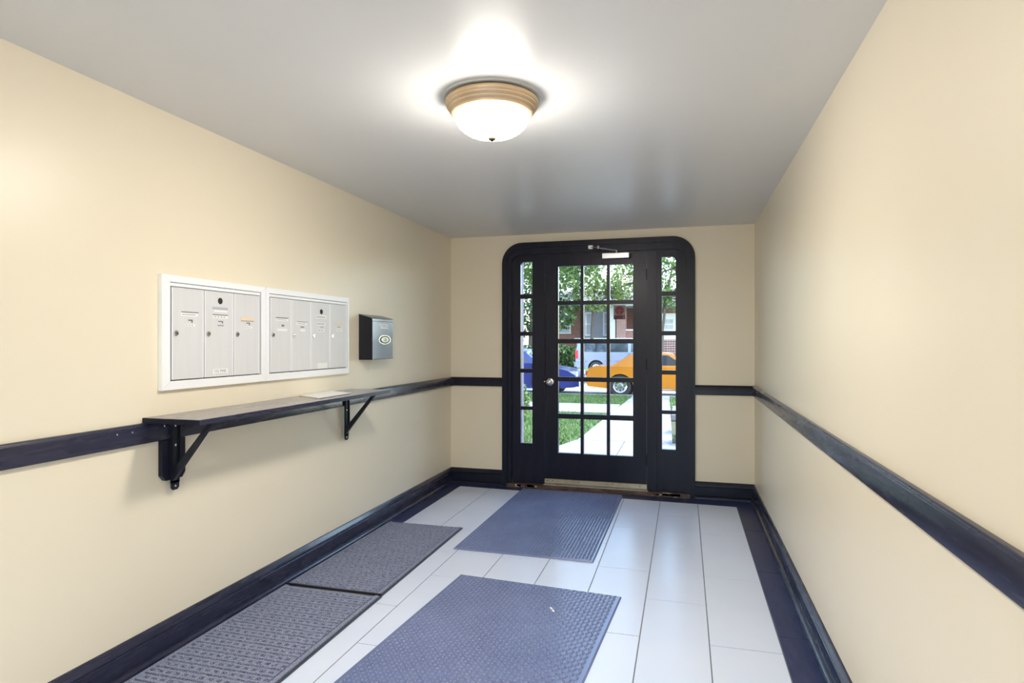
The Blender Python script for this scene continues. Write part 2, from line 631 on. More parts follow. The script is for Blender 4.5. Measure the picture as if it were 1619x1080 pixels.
# ------------------------------------------------------------------ entrance casing (rounded top corners)
def arch(x0, x1, zt, r, n=9, z0=0.0):
    p = [(x0, z0)]
    for i in range(n):
        a = math.pi - (math.pi / 2) * i / (n - 1)
        p.append((x0 + r + r * math.cos(a), zt - r + r * math.sin(a)))
    for i in range(n):
        a = math.pi / 2 - (math.pi / 2) * i / (n - 1)
        p.append((x1 - r + r * math.cos(a), zt - r + r * math.sin(a)))
    p.append((x1, z0))
    return p


fY = lambda p, t: (p[0], t, p[1])
cas = empty('trim_5', (-0.78, YB - 0.02, 0), 'dark rounded-corner casing around the glazed entrance', 'door casing', kind='structure')
bm = new()
strip_ring(bm, arch(-1.649, 0.090, 2.275, 0.19), arch(-1.60, 0.041, 2.226, 0.145), fY, YB - 0.030, YB + 0.02)
obj('outer_moulding', bm, 'trim_paint', cas, bevel=0.006, smooth=True)
bm = new()
strip_ring(bm, arch(-1.602, 0.043, 2.228, 0.147), arch(-1.562, 0.003, 2.165, 0.09), fY, YB - 0.018, YB + 0.02)
obj('inner_moulding', bm, 'trim_paint', cas, bevel=0.004, smooth=True)
# frame behind the casing: posts beside the door, head
bx('head', 'trim_paint', cas, -1.58, 0.02, YB + 0.004, YB + 0.09, 2.163, 2.21)
bx('door_post', 'trim_paint', cas, -1.262, -1.244, YB - 0.004, YB + 0.09, 0.0, 2.163, bevel=0.002)
bx('door_post', 'trim_paint', cas, -0.320, -0.232, YB - 0.004, YB + 0.09, 0.0, 2.163, bevel=0.002)
bx('jamb', 'trim_paint', cas, -1.585, -1.556, YB + 0.0, YB + 0.1, 0.0, 2.17)
bx('jamb', 'trim_paint', cas, 0.004, 0.026, YB + 0.0, YB + 0.1, 0.0, 2.17)
# threshold, worn
th = bx('threshold', 'worn_wood', cas, -1.60, 0.045, YB - 0.052, YB + 0.12, 0.0, 0.034, bevel=0.006)
bx('sill_plate', 'sill_metal', cas, -1.25, -0.31, YB - 0.030, YB + 0.1, 0.034, 0.042, bevel=0.002)
# rough patches of bare wood flaking at the threshold ends
rnd = random.Random(3)
for cx_, n_ in ((-1.42, 9), (-0.17, 12)):
    for i in range(n_):
        bm = new()
        x = cx_ + rnd.uniform(-0.13, 0.13)
        w_ = rnd.uniform(0.012, 0.04)
        box(bm, x - w_, x + w_, YB - 0.056, YB - 0.046, 0.004 + rnd.random() * 0.012, 0.026 + rnd.random() * 0.012)
        obj('paint_flake', bm, 'worn_wood' if i % 3 else 'sill_metal', cas, bevel=0.002, seg=1)


# ------------------------------------------------------------------ sidelights
def sidelight(name, px0, px1, gx0, gx1, label, outer):
    ya, yb = YB + 0.008, YB + 0.05
    o = empty(name, ((px0 + px1) / 2, YB + 0.03, 0), label, 'side window', kind='structure')
    rows = [(2.10, 1.797), (1.757, 1.447), (1.409, 1.101), (1.064, 0.748), (0.716, 0.405)]
    bx('stile', 'trim_paint', o, px0, gx0, ya, yb, 0.034, 2.163)
    bx('stile', 'trim_paint', o, gx1, px1, ya, yb, 0.034, 2.163)
    bx('top_rail', 'trim_paint', o, gx0, gx1, ya, yb, rows[0][0], 2.163)
    bx('bottom_panel', 'trim_paint', o, gx0, gx1, ya, yb, 0.034, rows[-1][1])
    for (a0, a1), (c0, c1) in zip(rows, rows[1:]):
        bx('muntin', 'trim_paint', o, gx0, gx1, ya + 0.004, yb, c0, a1, bevel=0.003)
    for t, u in rows:
        bx('pane', 'pane_glass', o, gx0, gx1, YB + 0.034, YB + 0.037, u, t)
    # rounded outer top corner of the uppermost pane
    r = 0.035
    s = 1 if outer == 'left' else -1
    xc = gx0 if outer == 'left' else gx1
    pts = [(xc, 2.10)] + [(xc + s * (r - r * math.sin(a)), 2.10 - (r - r * math.cos(a))) for a in [R(t) for t in range(0, 91, 15)]]
    if s < 0:
        pts = pts[::-1]
    bm = new()
    prism(bm, pts, fY, ya + 0.002, yb)
    obj('corner_fillet', bm, 'trim_paint', o)
    return o


sidelight('window_1', -1.556, -1.262, -1.478, -1.365, 'narrow five-pane side light left of the entrance door', 'left')
sidelight('window_2', -0.232, 0.004, -0.190, -0.073, 'narrow five-pane side light right of the entrance door', 'right')

# ------------------------------------------------------------------ entrance door
dr = empty('door_1', (-0.782, YB + 0.03, 0.05), 'dark fifteen-pane glazed entrance door with round knob and closer', 'door', kind='structure')
DX0, DX1, DZ0, DZ1 = -1.241, -0.323, 0.05, 2.160
cols = [(-1.121, -0.914), (-0.886, -0.676), (-0.648, -0.441)]
rows = [(2.048, 1.728), (1.692, 1.379), (1.338, 1.030), (0.989, 0.690), (0.646, 0.328)]
ya, yb = YB + 0.012, YB + 0.056
bx('stile', 'trim_paint', dr, DX0, cols[0][0], ya, yb, DZ0, DZ1, bevel=0.002)
bx('stile', 'trim_paint', dr, cols[2][1], DX1, ya, yb, DZ0, DZ1, bevel=0.002)
bx('top_rail', 'trim_paint', dr, cols[0][0], cols[2][1], ya, yb, rows[0][0], DZ1)
bx('bottom_rail', 'trim_paint', dr, cols[0][0], cols[2][1], ya, yb, DZ0, rows[-1][1])
for a, c in zip(cols, cols[1:]):
    bx('muntin', 'trim_paint', dr, a[1], c[0], ya + 0.004, yb, rows[-1][1], rows[0][0], bevel=0.004)
for a, c in zip(rows, rows[1:]):
    for k in range(3):
        bx('muntin', 'trim_paint', dr, cols[k][0], cols[k][1], ya + 0.005, yb, c[0], a[1], bevel=0.004)
for a in cols:
    for c in rows:
        bx('pane', 'pane_glass', dr, a[0], a[1], YB + 0.036, YB + 0.039, c[1], c[0])
# drip strip at the foot, screws
ds = bx('door_sweep', 'sill_metal', dr, -1.247, -0.318, YB - 0.004, YB + 0.013, 0.052, 0.088, bevel=0.002)
for x in (-1.22, -1.17, -0.93, -0.62, -0.38):
    bm = new()
    lathe(bm, [(0.005, 0), (0.005, -0.0015), (0, -0.002)], (x, YB - 0.004, 0.072), 'Y', 8)
    obj('screw', bm, 'black_hole', ds)
# knob
bm = new()
lathe(bm, [(0.034, 0), (0.034, -0.004), (0.028, -0.007), (0.012, -0.010), (0.011, -0.030), (0.020, -0.036), (0.0275, -0.046),
           (0.0275, -0.056), (0.020, -0.064), (0.010, -0.066), (0.008, -0.0645), (0, -0.0645)], (-1.196, ya, 0.983), 'Y', 24)
obj('knob', bm, 'chrome', dr, smooth=True)
bm = new()
lathe(bm, [(0.006, 0), (0.006, -0.004), (0, -0.005)], (-1.246, YB - 0.004, 0.986), 'Y', 10)
obj('latch_plate', bm, 'chrome', dr, smooth=True)
# hinges
for z in (1.95, 1.15, 0.30):
    bm = new()
    tube(bm, [(-0.3215, ya - 0.006, z - 0.05), (-0.3215, ya - 0.006, z + 0.05)], 0.006, 8)
    obj('hinge', bm, 'trim_paint', dr, smooth=True)
# closer: body on the door, arm to the head
bm = new()
box(bm, -0.708, -0.474, YB - 0.050, ya, 2.099, 2.143)
cl = obj('door_closer', bm, 'aluminium', dr, bevel=0.008, smooth=True)
bx('end_cap', 'black_plastic', cl, -0.475, -0.462, YB - 0.046, ya, 2.102, 2.140, bevel=0.003)
bm = new()
lathe(bm, [(0, 0.024), (0.009, 0.024), (0.010, 0.0), (0.010, -0.05), (0, -0.05)], (-0.585, YB - 0.026, 2.147), 'Z', 12)
obj('spindle', bm, 'chrome', cl)
bm = new()
tube(bm, [(-0.585, YB - 0.030, 2.168), (-0.735, YB - 0.105, 2.185)], 0.0065, 6)
obj('main_arm', bm, 'aluminium', cl)
bm = new()
tube(bm, [(-0.735, YB - 0.105, 2.188), (-0.815, YB - 0.035, 2.205)], 0.0055, 6)
obj('fore_arm', bm, 'aluminium', cl)
bm = new()
lathe(bm, [(0, 0.016), (0.010, 0.014), (0.011, -0.012), (0, -0.014)], (-0.735, YB - 0.105, 2.190), 'Z', 10)
obj('elbow', bm, 'chrome', cl)
bx('arm_shoe', 'aluminium', cl, -0.835, -0.795, YB - 0.040, YB - 0.018, 2.190, 2.222, bevel=0.003)

# sign stuck to the outside of the right-hand pane of the second row
sg = bx('sign', 'sign_white', dr, -0.617, -0.513, YB + 0.041, YB + 0.0425, 1.556, 1.684)
tag(sg, 'small pale notice with a red octagon on the glass')
bm = new()
prism(bm, [(-0.565 + 0.041 * math.cos(R(22.5 + 45 * k)), 1.637 + 0.041 * math.sin(R(22.5 + 45 * k))) for k in range(8)], fY,
      YB + 0.0402, YB + 0.041)
obj('octagon', bm, 'sign_red', sg)
bx('band', 'sign_dark_red', sg, -0.616, -0.514, YB + 0.0402, YB + 0.041, 1.557, 1.592)
bx('mark', 'sign_white', sg, -0.529, -0.524, YB + 0.0398, YB + 0.0402, 1.563, 1.586)
bx('mark', 'sign_white', sg, -0.567, -0.563, YB + 0.0398, YB + 0.0402, 1.600, 1.625)
bx('mark', 'sign_white', sg, -0.592, -0.538, YB + 0.0398, YB + 0.0402, 1.634, 1.637)

# ------------------------------------------------------------------ ceiling lamp
def flush_lamp(LX, LY, label):
    lamp = empty('ceiling_light', (LX, LY, 2.17), label, 'lamp', 'flush ceiling lamps')
    bm = new()
    lathe(bm, [(0, ZC), (0.198, ZC), (0.198, ZC - 0.006), (0.0, ZC - 0.006)], (LX, LY, 0), 'Z', 48)
    obj('ceiling_plate', bm, 'ceiling_plate', lamp, smooth=True)
    bm = new()
    prof = [(0.0, 2.345), (0.180, 2.345), (0.190, 2.338), (0.192, 2.328), (0.189, 2.321), (0.186, 2.319), (0.186, 2.313), (0.180, 2.307),
            (0.177, 2.305), (0.177, 2.299), (0.171, 2.293), (0.168, 2.291), (0.167, 2.284), (0.161, 2.279), (0.154, 2.278), (0.152, 2.284), (0.0, 2.300)]
    lathe(bm, prof, (LX, LY, 0), 'Z', 64)
    obj('rim', bm, 'bronze', lamp, smooth=True)
    bm = new()
    lathe(bm, [(0.1535 * math.cos(R(a)), 2.283 - 0.094 * math.sin(R(a)) ** 0.9) for a in range(0, 91, 9)], (LX, LY, 0), 'Z', 48)
    obj('glass_bowl', bm, 'dome_glass', lamp, smooth=True)
    bm = new()
    lathe(bm, [(0, 2.192), (0.016, 2.191), (0.017, 2.186), (0.014, 2.181), (0.008, 2.178), (0, 2.177)], (LX, LY, 0), 'Z', 16)
    obj('finial', bm, 'finial_bronze', lamp, smooth=True)


flush_lamp(-0.762, 2.43, 'round flush ceiling lamp with lit white glass bowl and bronze rim')
flush_lamp(-0.80, -0.55, 'second flush ceiling lamp with bronze rim, added unseen behind the viewer for more light')  # unseen lamp, added because the visible one alone leaves the room dark

# ------------------------------------------------------------------ wall of mailboxes
fX = lambda p, t: (t, p[0], p[1])
ROTX = (R(90), 0, R(90))


def mailbox_unit(y0, y1, doors, label, extra):
    z0, z1 = 1.142, 1.643
    o = empty('apartment_mailbox', (XL, (y0 + y1) / 2, z0), label, 'mailbox', 'apartment mailbox banks')
    di0, di1 = doors[0][0], doors[-1][1]
    zi0, zi1 = 1.180, 1.613
    # mitred frame, four pieces
    q = {'l': [(y0, z0), (di0 - 0.008, zi0), (di0 - 0.008, zi1), (y0, z1)],
         'r': [(y1, z0), (y1, z1), (di1 + 0.008, zi1), (di1 + 0.008, zi0)],
         't': [(y0, z1), (di0 - 0.008, zi1), (di1 + 0.008, zi1), (y1, z1)],
         'b': [(y0, z0), (y1, z0), (di1 + 0.008, zi0), (di0 - 0.008, zi0)]}
    for k, p in q.items():
        cy = sum(a[0] for a in p) / 4
        cz = sum(a[1] for a in p) / 4
        p = [(cy + (a[0] - cy) * 0.9985, cz + (a[1] - cz) * 0.998) for a in p]
        bm = new()
        prism(bm, p, fX, XL, XL + 0.020)
        obj('frame_rail', bm, 'white_metal', o, bevel=0.0015, seg=1)
    bx('back_box', 'gap', o, XL, XL + 0.006, di0 - 0.008, di1 + 0.008, zi0, zi1)
    bx('header_strip', 'white_metal', o, XL + 0.006, XL + 0.016, di0 - 0.004, di1 + 0.004, 1.5955, 1.610, bevel=0.001)
    for i, (a, c) in enumerate(doors):
        d = bx('door', 'grey_metal', o, XL + 0.006, XL + 0.0165, a + 0.002, c - 0.002, 1.185, 1.592, bevel=0.0012)
        xf = XL + 0.0165
        # bright folded edges
        bx('edge_fold', 'white_metal', d, xf, xf + 0.0015, c - 0.0085, c - 0.003, 1.187, 1.590)
        bx('edge_fold', 'white_metal', d, xf, xf + 0.0015, a + 0.003, a + 0.0075, 1.187, 1.590)
        ly = a + 0.026
        bm = new()
        lathe(bm, [(0.0125, 0), (0.0125, 0.003), (0.010, 0.0055), (0.0085, 0.0055), (0.008, 0.004), (0, 0.004)], (xf, ly, 1.389), 'X', 18)
        obj('lock', bm, 'chrome', d, smooth=True)
        bx('keyway', 'black_hole', d, xf + 0.004, xf + 0.006, ly - 0.006, ly + 0.006, 1.387, 1.391)
        cy = (a + c) / 2 + 0.006
        for (kind, dy0, dy1, za, zb, mm) in extra[i]:
            if kind == 'hole':
                bm = new()
                lathe(bm, [(0.0155, 0), (0.0155, 0.0008), (0.013, 0.0012), (0, 0.0012)], (xf, cy + dy0, za), 'X', 18)
                obj('bell_hole', bm, 'black_hole', d)
            elif kind == 'slot':
                bx('viewing_slot', mm, d, xf, xf + 0.001, cy + dy0, cy + dy1, zb, za)
            elif kind == 'text':
                bx('name_card', 'paper', d, xf, xf + 0.0008, cy + dy0, cy + dy1, zb, za)
                n = mm
                for k in range(n):
                    w_ = (dy1 - dy0) * 0.8 / n
                    s = cy + dy0 + (dy1 - dy0) * 0.1 + k * w_
                    bx('print_mark', 'ink', d, xf + 0.0008, xf + 0.001, s, s + w_ * 0.62, zb + (za - zb) * 0.35, zb + (za - zb) * 0.62)
            else:
                bx('name_card', mm, d, xf, xf + 0.0008, cy + dy0, cy + dy1, zb, za)
    return o


W = 'paper'
u1 = mailbox_unit(2.147, 2.827, [(2.200, 2.392), (2.392, 2.588), (2.588, 2.784)],
                  'white framed bank of three grey mailbox doors, nearer the viewer', [
    [('slot', -0.045, 0.055, 1.487, 1.483, 'ink'), ('text', -0.05, 0.05, 1.481, 1.467, 7), ('slot', -0.005, 0.020, 1.452, 1.446, 'ink'),
     ('slot', 0.013, 0.020, 1.450, 1.438, 'ink'), ('text', -0.028, 0.035, 1.432, 1.422, 3)],
    [('hole', 0.0, 0, 1.548, 0, None), ('card', -0.05, 0.05, 1.518, 1.506, 'blue_ink'), ('card', -0.042, 0.048, 1.503, 1.495, W),
     ('slot', -0.05, 0.052, 1.483, 1.479, 'ink'), ('text', -0.05, 0.05, 1.477, 1.465, 4), ('slot', -0.012, 0.018, 1.452, 1.447, 'ink'),
     ('slot', 0.012, 0.018, 1.450, 1.440, 'ink'), ('slot', -0.016, 0.022, 1.432, 1.428, 'ink'),
     ('card', -0.050, 0.052, 1.222, 1.192, W)],
    [('card', -0.050, 0.045, 1.476, 1.459, 'tan_paper'), ('slot', -0.05, 0.045, 1.459, 1.456, 'ink'), ('slot', -0.012, 0.015, 1.450, 1.445, 'ink'),
     ('slot', 0.008, 0.015, 1.448, 1.437, 'ink'), ('text', -0.028, 0.030, 1.430, 1.420, 3)]])
plate_door = [c for c in u1.children if c.name.startswith('door')][1]
lettering('U.S. MAIL', 0.0195, (XL + 0.0185, 2.497, 1.2115), ROTX, 'blue_ink', plate_door)
for k in range(7):
    bx('print_mark', 'blue_ink', plate_door, XL + 0.0173, XL + 0.0176, 2.452 + k * 0.013, 2.461 + k * 0.013, 1.195, 1.199)
u2 = mailbox_unit(2.829, 3.682, [(2.866, 3.058), (3.058, 3.250), (3.250, 3.455), (3.455, 3.653)],
                  'white framed bank of four grey mailbox doors beside the black letter box', [
    [('slot', -0.05, 0.058, 1.487, 1.482, 'ink'), ('text', -0.05, 0.058, 1.480, 1.468, 6), ('slot', 0.0, 0.022, 1.447, 1.437, 'ink'),
     ('card', -0.040, 0.050, 1.425, 1.412, W)],
    [('slot', -0.05, 0.05, 1.470, 1.467, 'ink'), ('text', -0.055, 0.045, 1.465, 1.450, 6), ('slot', -0.015, 0.018, 1.441, 1.435, 'ink'),
     ('card', -0.02, 0.03, 1.425, 1.412, W)],
    [('hole', 0.0, 0, 1.537, 0, None), ('text', -0.055, 0.055, 1.515, 1.494, 4), ('text', -0.052, 0.045, 1.472, 1.452, 5),
     ('slot', -0.01, 0.02, 1.445, 1.438, 'blue_ink'), ('text', -0.035, 0.03, 1.432, 1.415, 2), ('card', -0.045, 0.065, 1.222, 1.187, W)],
    [('card', -0.048, 0.042, 1.475, 1.461, 'tan_paper'), ('slot', -0.02, 0.015, 1.452, 1.443, 'blue_ink'), ('text', -0.03, 0.035, 1.437, 1.422, 3)]])

# ------------------------------------------------------------------ black letter box on the wall
lb = empty('letter_box', (XL, 4.0, 1.228), 'black and steel letter box with oval emblem beside the mailbox banks', 'letter box')
BX = XL + 0.100
BY0, BY1 = 3.843, 4.160
prof = [(XL, 1.228), (BX, 1.228), (BX, 1.512), (BX - 0.012, 1.519), (XL + 0.01, 1.541), (XL, 1.543)]
bm = new()
prism(bm, prof, lambda p, t: (p[0], t, p[1]), BY0, BY1)
obj('box_body', bm, 'black_steel', lb, bevel=0.002, seg=1)
fp = bx('front_plate', 'mailbox_steel', lb, BX, BX + 0.003, BY0 + 0.004, BY1 - 0.004, 1.232, 1.494, bevel=0.001)
# lid with folded lip
prof = [(XL, 1.545), (XL + 0.012, 1.5435), (BX - 0.010, 1.5215), (BX + 0.006, 1.512), (BX + 0.006, 1.497), (BX + 0.003, 1.497), (BX + 0.003, 1.510),
        (BX - 0.011, 1.518), (XL, 1.541)]
bm = new()
prism(bm, prof, lambda p, t: (p[0], t, p[1]), BY0 - 0.003, BY1 + 0.003)
obj('lid', bm, 'mailbox_steel', lb)


def oval(cy, cz, a, c, n=28):
    return [(cy + a * math.cos(2 * math.pi * k / n), cz + c * math.sin(2 * math.pi * k / n)) for k in range(n)]


EY, EZ = 4.025, 1.367
bm = new()
prism(bm, oval(EY, EZ, 0.094, 0.034), fX, BX + 0.003, BX + 0.0055)
em = obj('emblem', bm, 'chrome', lb, bevel=0.0008, seg=1)
bm = new()
prism(bm, oval(EY, EZ, 0.076, 0.027), fX, BX + 0.0055, BX + 0.0062)
obj('emblem_field', bm, 'black_steel', em)
bm = new()
prism(bm, oval(EY, EZ, 0.056, 0.0195), fX, BX + 0.0062, BX + 0.0075)
obj('emblem_oval', bm, 'chrome', em)
lt = lettering('C&J', 0.030, (BX + 0.008, EY, EZ), ROTX, 'black_steel', em)
for k, (a, c, z) in enumerate([(3.925, 4.075, 1.479), (3.955, 4.075, 1.466), (3.965, 4.075, 1.453)]):
    bx('sticker', 'paper', lb, BX + 0.003, BX + 0.0038, a, c, z - 0.0085, z + 0.0015)

# ------------------------------------------------------------------ shelf with brackets
SX = XL + 0.290
SY0, SY1 = 2.066, 3.742
sh = empty('wall_shelf', ((XL + SX) / 2, (SY0 + SY1) / 2, 1.0135), 'long narrow dark board shelf resting on the left chair rail', 'shelf')
bx('board', 'shelf_top', sh, XL + 0.001, SX - 0.004, SY0 + 0.004, SY1 - 0.004, 1.0135, 1.035, bevel=0.001)
bx('front_edge', 'trim_paint_long', sh, SX - 0.004, SX, SY0, SY1, 1.0125, 1.0346, bevel=0.001)
bx('end_edge', 'trim_paint', sh, XL + 0.001, SX - 0.004, SY0, SY0 + 0.004, 1.0125, 1.0346)
bx('end_edge', 'trim_paint', sh, XL + 0.001, SX - 0.004, SY1 - 0.004, SY1, 1.0125, 1.0346)


def bracket(yc, label, block=True):
    o = empty('shelf_bracket', (XL + 0.02, yc, 0.705), label, 'bracket', 'brackets under the wall shelf')
    xw = XL + 0.0215
    if block:
        bm = new()
        prism(bm, [(yc - 0.065, 0.775), (yc - 0.045, 0.752), (yc + 0.045, 0.752), (yc + 0.062, 0.775), (yc + 0.062, 0.927), (yc - 0.065, 0.927)],
              fX, XL, XL + 0.021)
        obj('wood_block', bm, 'trim_paint', o, bevel=0.003)
    # upright strap: on the rail, down the block, foot on the wall
    bm = new()
    box(bm, xw, xw + 0.005, yc - 0.024, yc + 0.024, 0.735, 1.0125)
    prism(bm, [(yc - 0.022, 0.715), (yc - 0.012, 0.705), (yc + 0.012, 0.705), (yc + 0.022, 0.715), (yc + 0.022, 0.745), (yc - 0.022, 0.745)],
          fX, xw, xw + 0.005)
    obj('upright', bm, 'black_steel', o)
    # V-shaped brace: web folded off the upright plus diagonal to the shelf front
    bm = new()
    prism(bm, [(xw + 0.005, 0.770), (xw + 0.014, 0.785), (xw + 0.014, 1.0125), (xw + 0.005, 1.0125)], lambda p, t: (p[0], t, p[1]), yc - 0.024, yc - 0.019)
    prism(bm, [(xw + 0.005, 0.770), (xw + 0.014, 0.785), (xw + 0.014, 1.0125), (xw + 0.005, 1.0125)], lambda p, t: (p[0], t, p[1]), yc + 0.019, yc + 0.024)
    obj('flange', bm, 'black_steel', o)
    bm = new()
    prism(bm, [(xw + 0.004, 0.752), (xw + 0.012, 0.748), (XL + 0.245, 1.0125), (XL + 0.225, 1.0125), (xw + 0.004, 0.786)],
          lambda p, t: (p[0], t, p[1]), yc - 0.022, yc - 0.004)
    obj('diagonal_brace', bm, 'black_steel', o, bevel=0.0015, seg=1)
    bx('shelf_arm', 'black_steel', o, xw, XL + 0.25, yc - 0.018, yc + 0.018, 1.0085, 1.0130)
    for z in (0.985, 0.90, 0.722):
        bm = new()
        lathe(bm, [(0.0055, 0), (0.005, 0.002), (0, 0.003)], (xw + 0.005, yc, z), 'X', 10)
        obj('screw', bm, 'chrome', o)


bracket(2.213, 'black steel shelf bracket on a dark wood block, nearest the viewer')
bracket(3.640, 'black steel shelf bracket at the far end of the shelf, without wood block', block=False)

# papers on the shelf
pp = empty('paper_stack', (-2.07, 3.25, 1.035), 'thin stack of white papers lying on the wall shelf', 'papers')
for i, (dz, rz, m) in enumerate([(0.0, 0.0, 'tan_paper'), (0.0035, -0.015, 'paper')]):
    bm = new()
    pts = [(-2.160, 3.150), (-1.957, 3.020), (-1.957, 3.372), (-2.160, 3.470)]
    prism(bm, pts if i else [(-2.163, 3.140), (-1.964, 3.030), (-1.964, 3.360), (-2.163, 3.460)], lambda p, t: (p[0], p[1], t),
          1.035 + dz, 1.035 + dz + 0.0032)
    obj('sheet', bm, m, pp)


# ------------------------------------------------------------------ mats
def tread_mat(cx, cy, wx, ly, rz, label):
    o = empty('rubber_mat', (cx, cy, 0), label, 'mat', 'diamond tread rubber mats', rz=rz)
    bm = new()
    # slab with bevelled rim
    hx, hy = wx / 2, ly / 2
    lo = [bm.verts.new((sx * hx, sy * hy, 0.0005)) for sx, sy in ((-1, -1), (1, -1), (1, 1), (-1, 1))]
    mi = [bm.verts.new((sx * hx, sy * hy, 0.004)) for sx, sy in ((-1, -1), (1, -1), (1, 1), (-1, 1))]
    hi = [bm.verts.new((sx * (hx - 0.006), sy * (hy - 0.006), 0.010)) for sx, sy in ((-1, -1), (1, -1), (1, 1), (-1, 1))]
    bm.faces.new(lo[::-1])
    bm.faces.new(hi)
    for i in range(4):
        j = (i + 1) % 4
        bm.faces.new((lo[i], lo[j], mi[j], mi[i]))
        bm.faces.new((mi[i], mi[j], hi[j], hi[i]))
    obj('base_sheet', bm, 'rubber', o, local=True)
    # raised lozenges, checkerboard of two directions
    p = 0.0222
    nx = int((wx - 0.025) / p)
    ny = int((ly - 0.025) / p)
    V, F = [], []
    for i in range(nx):
        for j in range(ny):
            x = (i - (nx - 1) / 2) * p
            y = (j - (ny - 1) / 2) * p
            a = R(45) if (i + j) % 2 else R(-45)
            ca, sa = math.cos(a), math.sin(a)
            k = len(V)
            L_, w_ = 0.0142, 0.0046
            for (u, v, z) in ((L_, 0, 0), (0.3 * L_, w_, 0), (-0.3 * L_, w_, 0), (-L_, 0, 0), (-0.3 * L_, -w_, 0), (0.3 * L_, -w_, 0),
                              (0.6 * L_, 0, 0.0055), (-0.6 * L_, 0, 0.0055), (0, 0.45 * w_, 0.0062), (0, -0.45 * w_, 0.0062)):
                V.append((x + u * ca - v * sa, y + u * sa + v * ca, 0.0099 + z))
            F += [(k, k + 1, k + 6), (k + 1, k + 8, k + 6), (k + 1, k + 2, k + 8), (k + 2, k + 7, k + 8), (k + 2, k + 3, k + 7),
                  (k + 3, k + 4, k + 7), (k + 4, k + 9, k + 7), (k + 4, k + 5, k + 9), (k + 5, k + 6, k + 9), (k + 5, k, k + 6),
                  (k + 6, k + 8, k + 9), (k + 8, k + 7, k + 9)]
    me = bpy.data.meshes.new('raised_tread')
    me.from_pydata(V, [], F)
    me.polygons.foreach_set('use_smooth', [True] * len(me.polygons))
    me.materials.append(M['rubber'])
    t = bpy.data.objects.new('raised_tread', me)
    COL.objects.link(t)
    t.parent = o
    t['kind'] = 'stuff'


tread_mat(-0.985, 4.638, 0.915, 1.715, R(-0.6), 'blue-grey diamond tread rubber mat right in front of the entrance door')
tread_mat(-0.845, 2.490, 0.930, 1.690, R(-4.2), 'blue-grey diamond tread rubber mat in the foreground, turned slightly askew')


def carpet_mat(x0, x1, y0, y1, label):
    cx, cy = (x0 + x1) / 2, (y0 + y1) / 2
    hx, hy = (x1 - x0) / 2, (y1 - y0) / 2
    o = empty('carpet_mat', (cx, cy, 0), label, 'mat', 'charcoal waffle carpet mats')
    bm = new()
    box(bm, -hx, hx, -hy, hy, 0.0005, 0.006)
    obj('rubber_backing', bm, 'rubber_edge', o, bevel=0.002, local=True)
    bm = new()
    box(bm, -hx + 0.012, hx - 0.012, -hy + 0.010, hy - 0.010, 0.0055, 0.0064)
    obj('pile_sheet', bm, 'carpet', o, local=True)
    # rows of raised waffle lumps
    V, F = [], []
    rr = random.Random(int(y0 * 100))
    band, pitch = 0.054, 0.040
    nb = int((2 * hy - 0.03) / band)
    xa, xb = -hx + 0.034, hx - 0.034
    ns = int((xb - xa) / 0.0135)
    zb_ = 0.0062

    def bar(yc_, half):
        for i in range(ns + 1):
            x = xa + (xb - xa) * i / ns
            h = 0.0165 + rr.uniform(-0.0012, 0.0012)
            e0, e1 = rr.uniform(-0.0016, 0.0016), rr.uniform(-0.0016, 0.0016)
            V.extend([(x, yc_ - half + e0, zb_), (x, yc_ - half * 0.72 + e0, h), (x, yc_ + half * 0.72 + e1, h), (x, yc_ + half + e1, zb_)])
            if i:
                k = len(V) - 8
                for q in range(3):
                    F.append((k + q, k + 4 + q, k + 5 + q, k + 1 + q))
    for j in range(nb):
        y = (j - (nb - 1) / 2) * band
        bar(y - 0.0148, 0.0082)
        bar(y + 0.0148, 0.0082)
        off = pitch * 0.5 * (j % 2)
        n_ = int((xb - xa) / pitch)
        for i in range(n_):
            x = xa + 0.012 + off + i * pitch
            if x > xb - 0.012:
                continue
            k = len(V)
            lx, ly_ = 0.0105 + rr.uniform(-0.001, 0.001), 0.0095
            z1 = 0.0160 + rr.uniform(-0.001, 0.001)
            for (sx, sy, zz) in ((-1, -1, zb_), (1, -1, zb_), (1, 1, zb_), (-1, 1, zb_), (-0.8, -1, z1), (0.8, -1, z1), (0.8, 1, z1), (-0.8, 1, z1)):
                V.append((x + sx * lx, y + sy * ly_, zz))
            F += [(k + 4, k + 5, k + 6, k + 7), (k, k + 1, k + 5, k + 4), (k + 1, k + 2, k + 6, k + 5), (k + 2, k + 3, k + 7, k + 6), (k + 3, k, k + 4, k + 7)]
    for sx in (-1, 1):
        bm = new()
        x_ = sx * (hx - 0.022)
        box(bm, x_ - 0.010, x_ + 0.010, -hy + 0.012, hy - 0.012, 0.0055, 0.013)
        obj('side_band', bm, 'carpet', o, local=True, bevel=0.003)
    bm = new()
    box(bm, -hx + 0.002, hx - 0.002, -hy, -hy + 0.012, 0.0055, 0.0135)
    obj('end_strip', bm, 'black_plastic', o, local=True, bevel=0.003)
    me = bpy.data.meshes.new('raised_pile')
    me.from_pydata(V, [], F)
    me.materials.append(M['carpet'])
    t = bpy.data.objects.new('raised_pile', me)
    COL.objects.link(t)
    t.parent = o
    t['kind'] = 'stuff'


carpet_mat(-2.130, -1.545, 2.972, 4.222, 'charcoal waffle carpet mat along the left wall, nearer the entrance')
carpet_mat(-2.132, -1.540, 1.700, 2.969, 'charcoal waffle carpet mat along the left wall, cut by the picture edge')

# scrap of paper on the foreground mat
bm = new()
prism(bm, [(-0.655, 3.055), (-0.628, 3.010), (-0.618, 3.012), (-0.645, 3.058)], lambda p, t: (p[0], p[1], t), 0.0132, 0.0142)
tag(obj('paper_scrap', bm, 'paper'), 'tiny white paper scrap lying on the foreground rubber mat', 'litter')

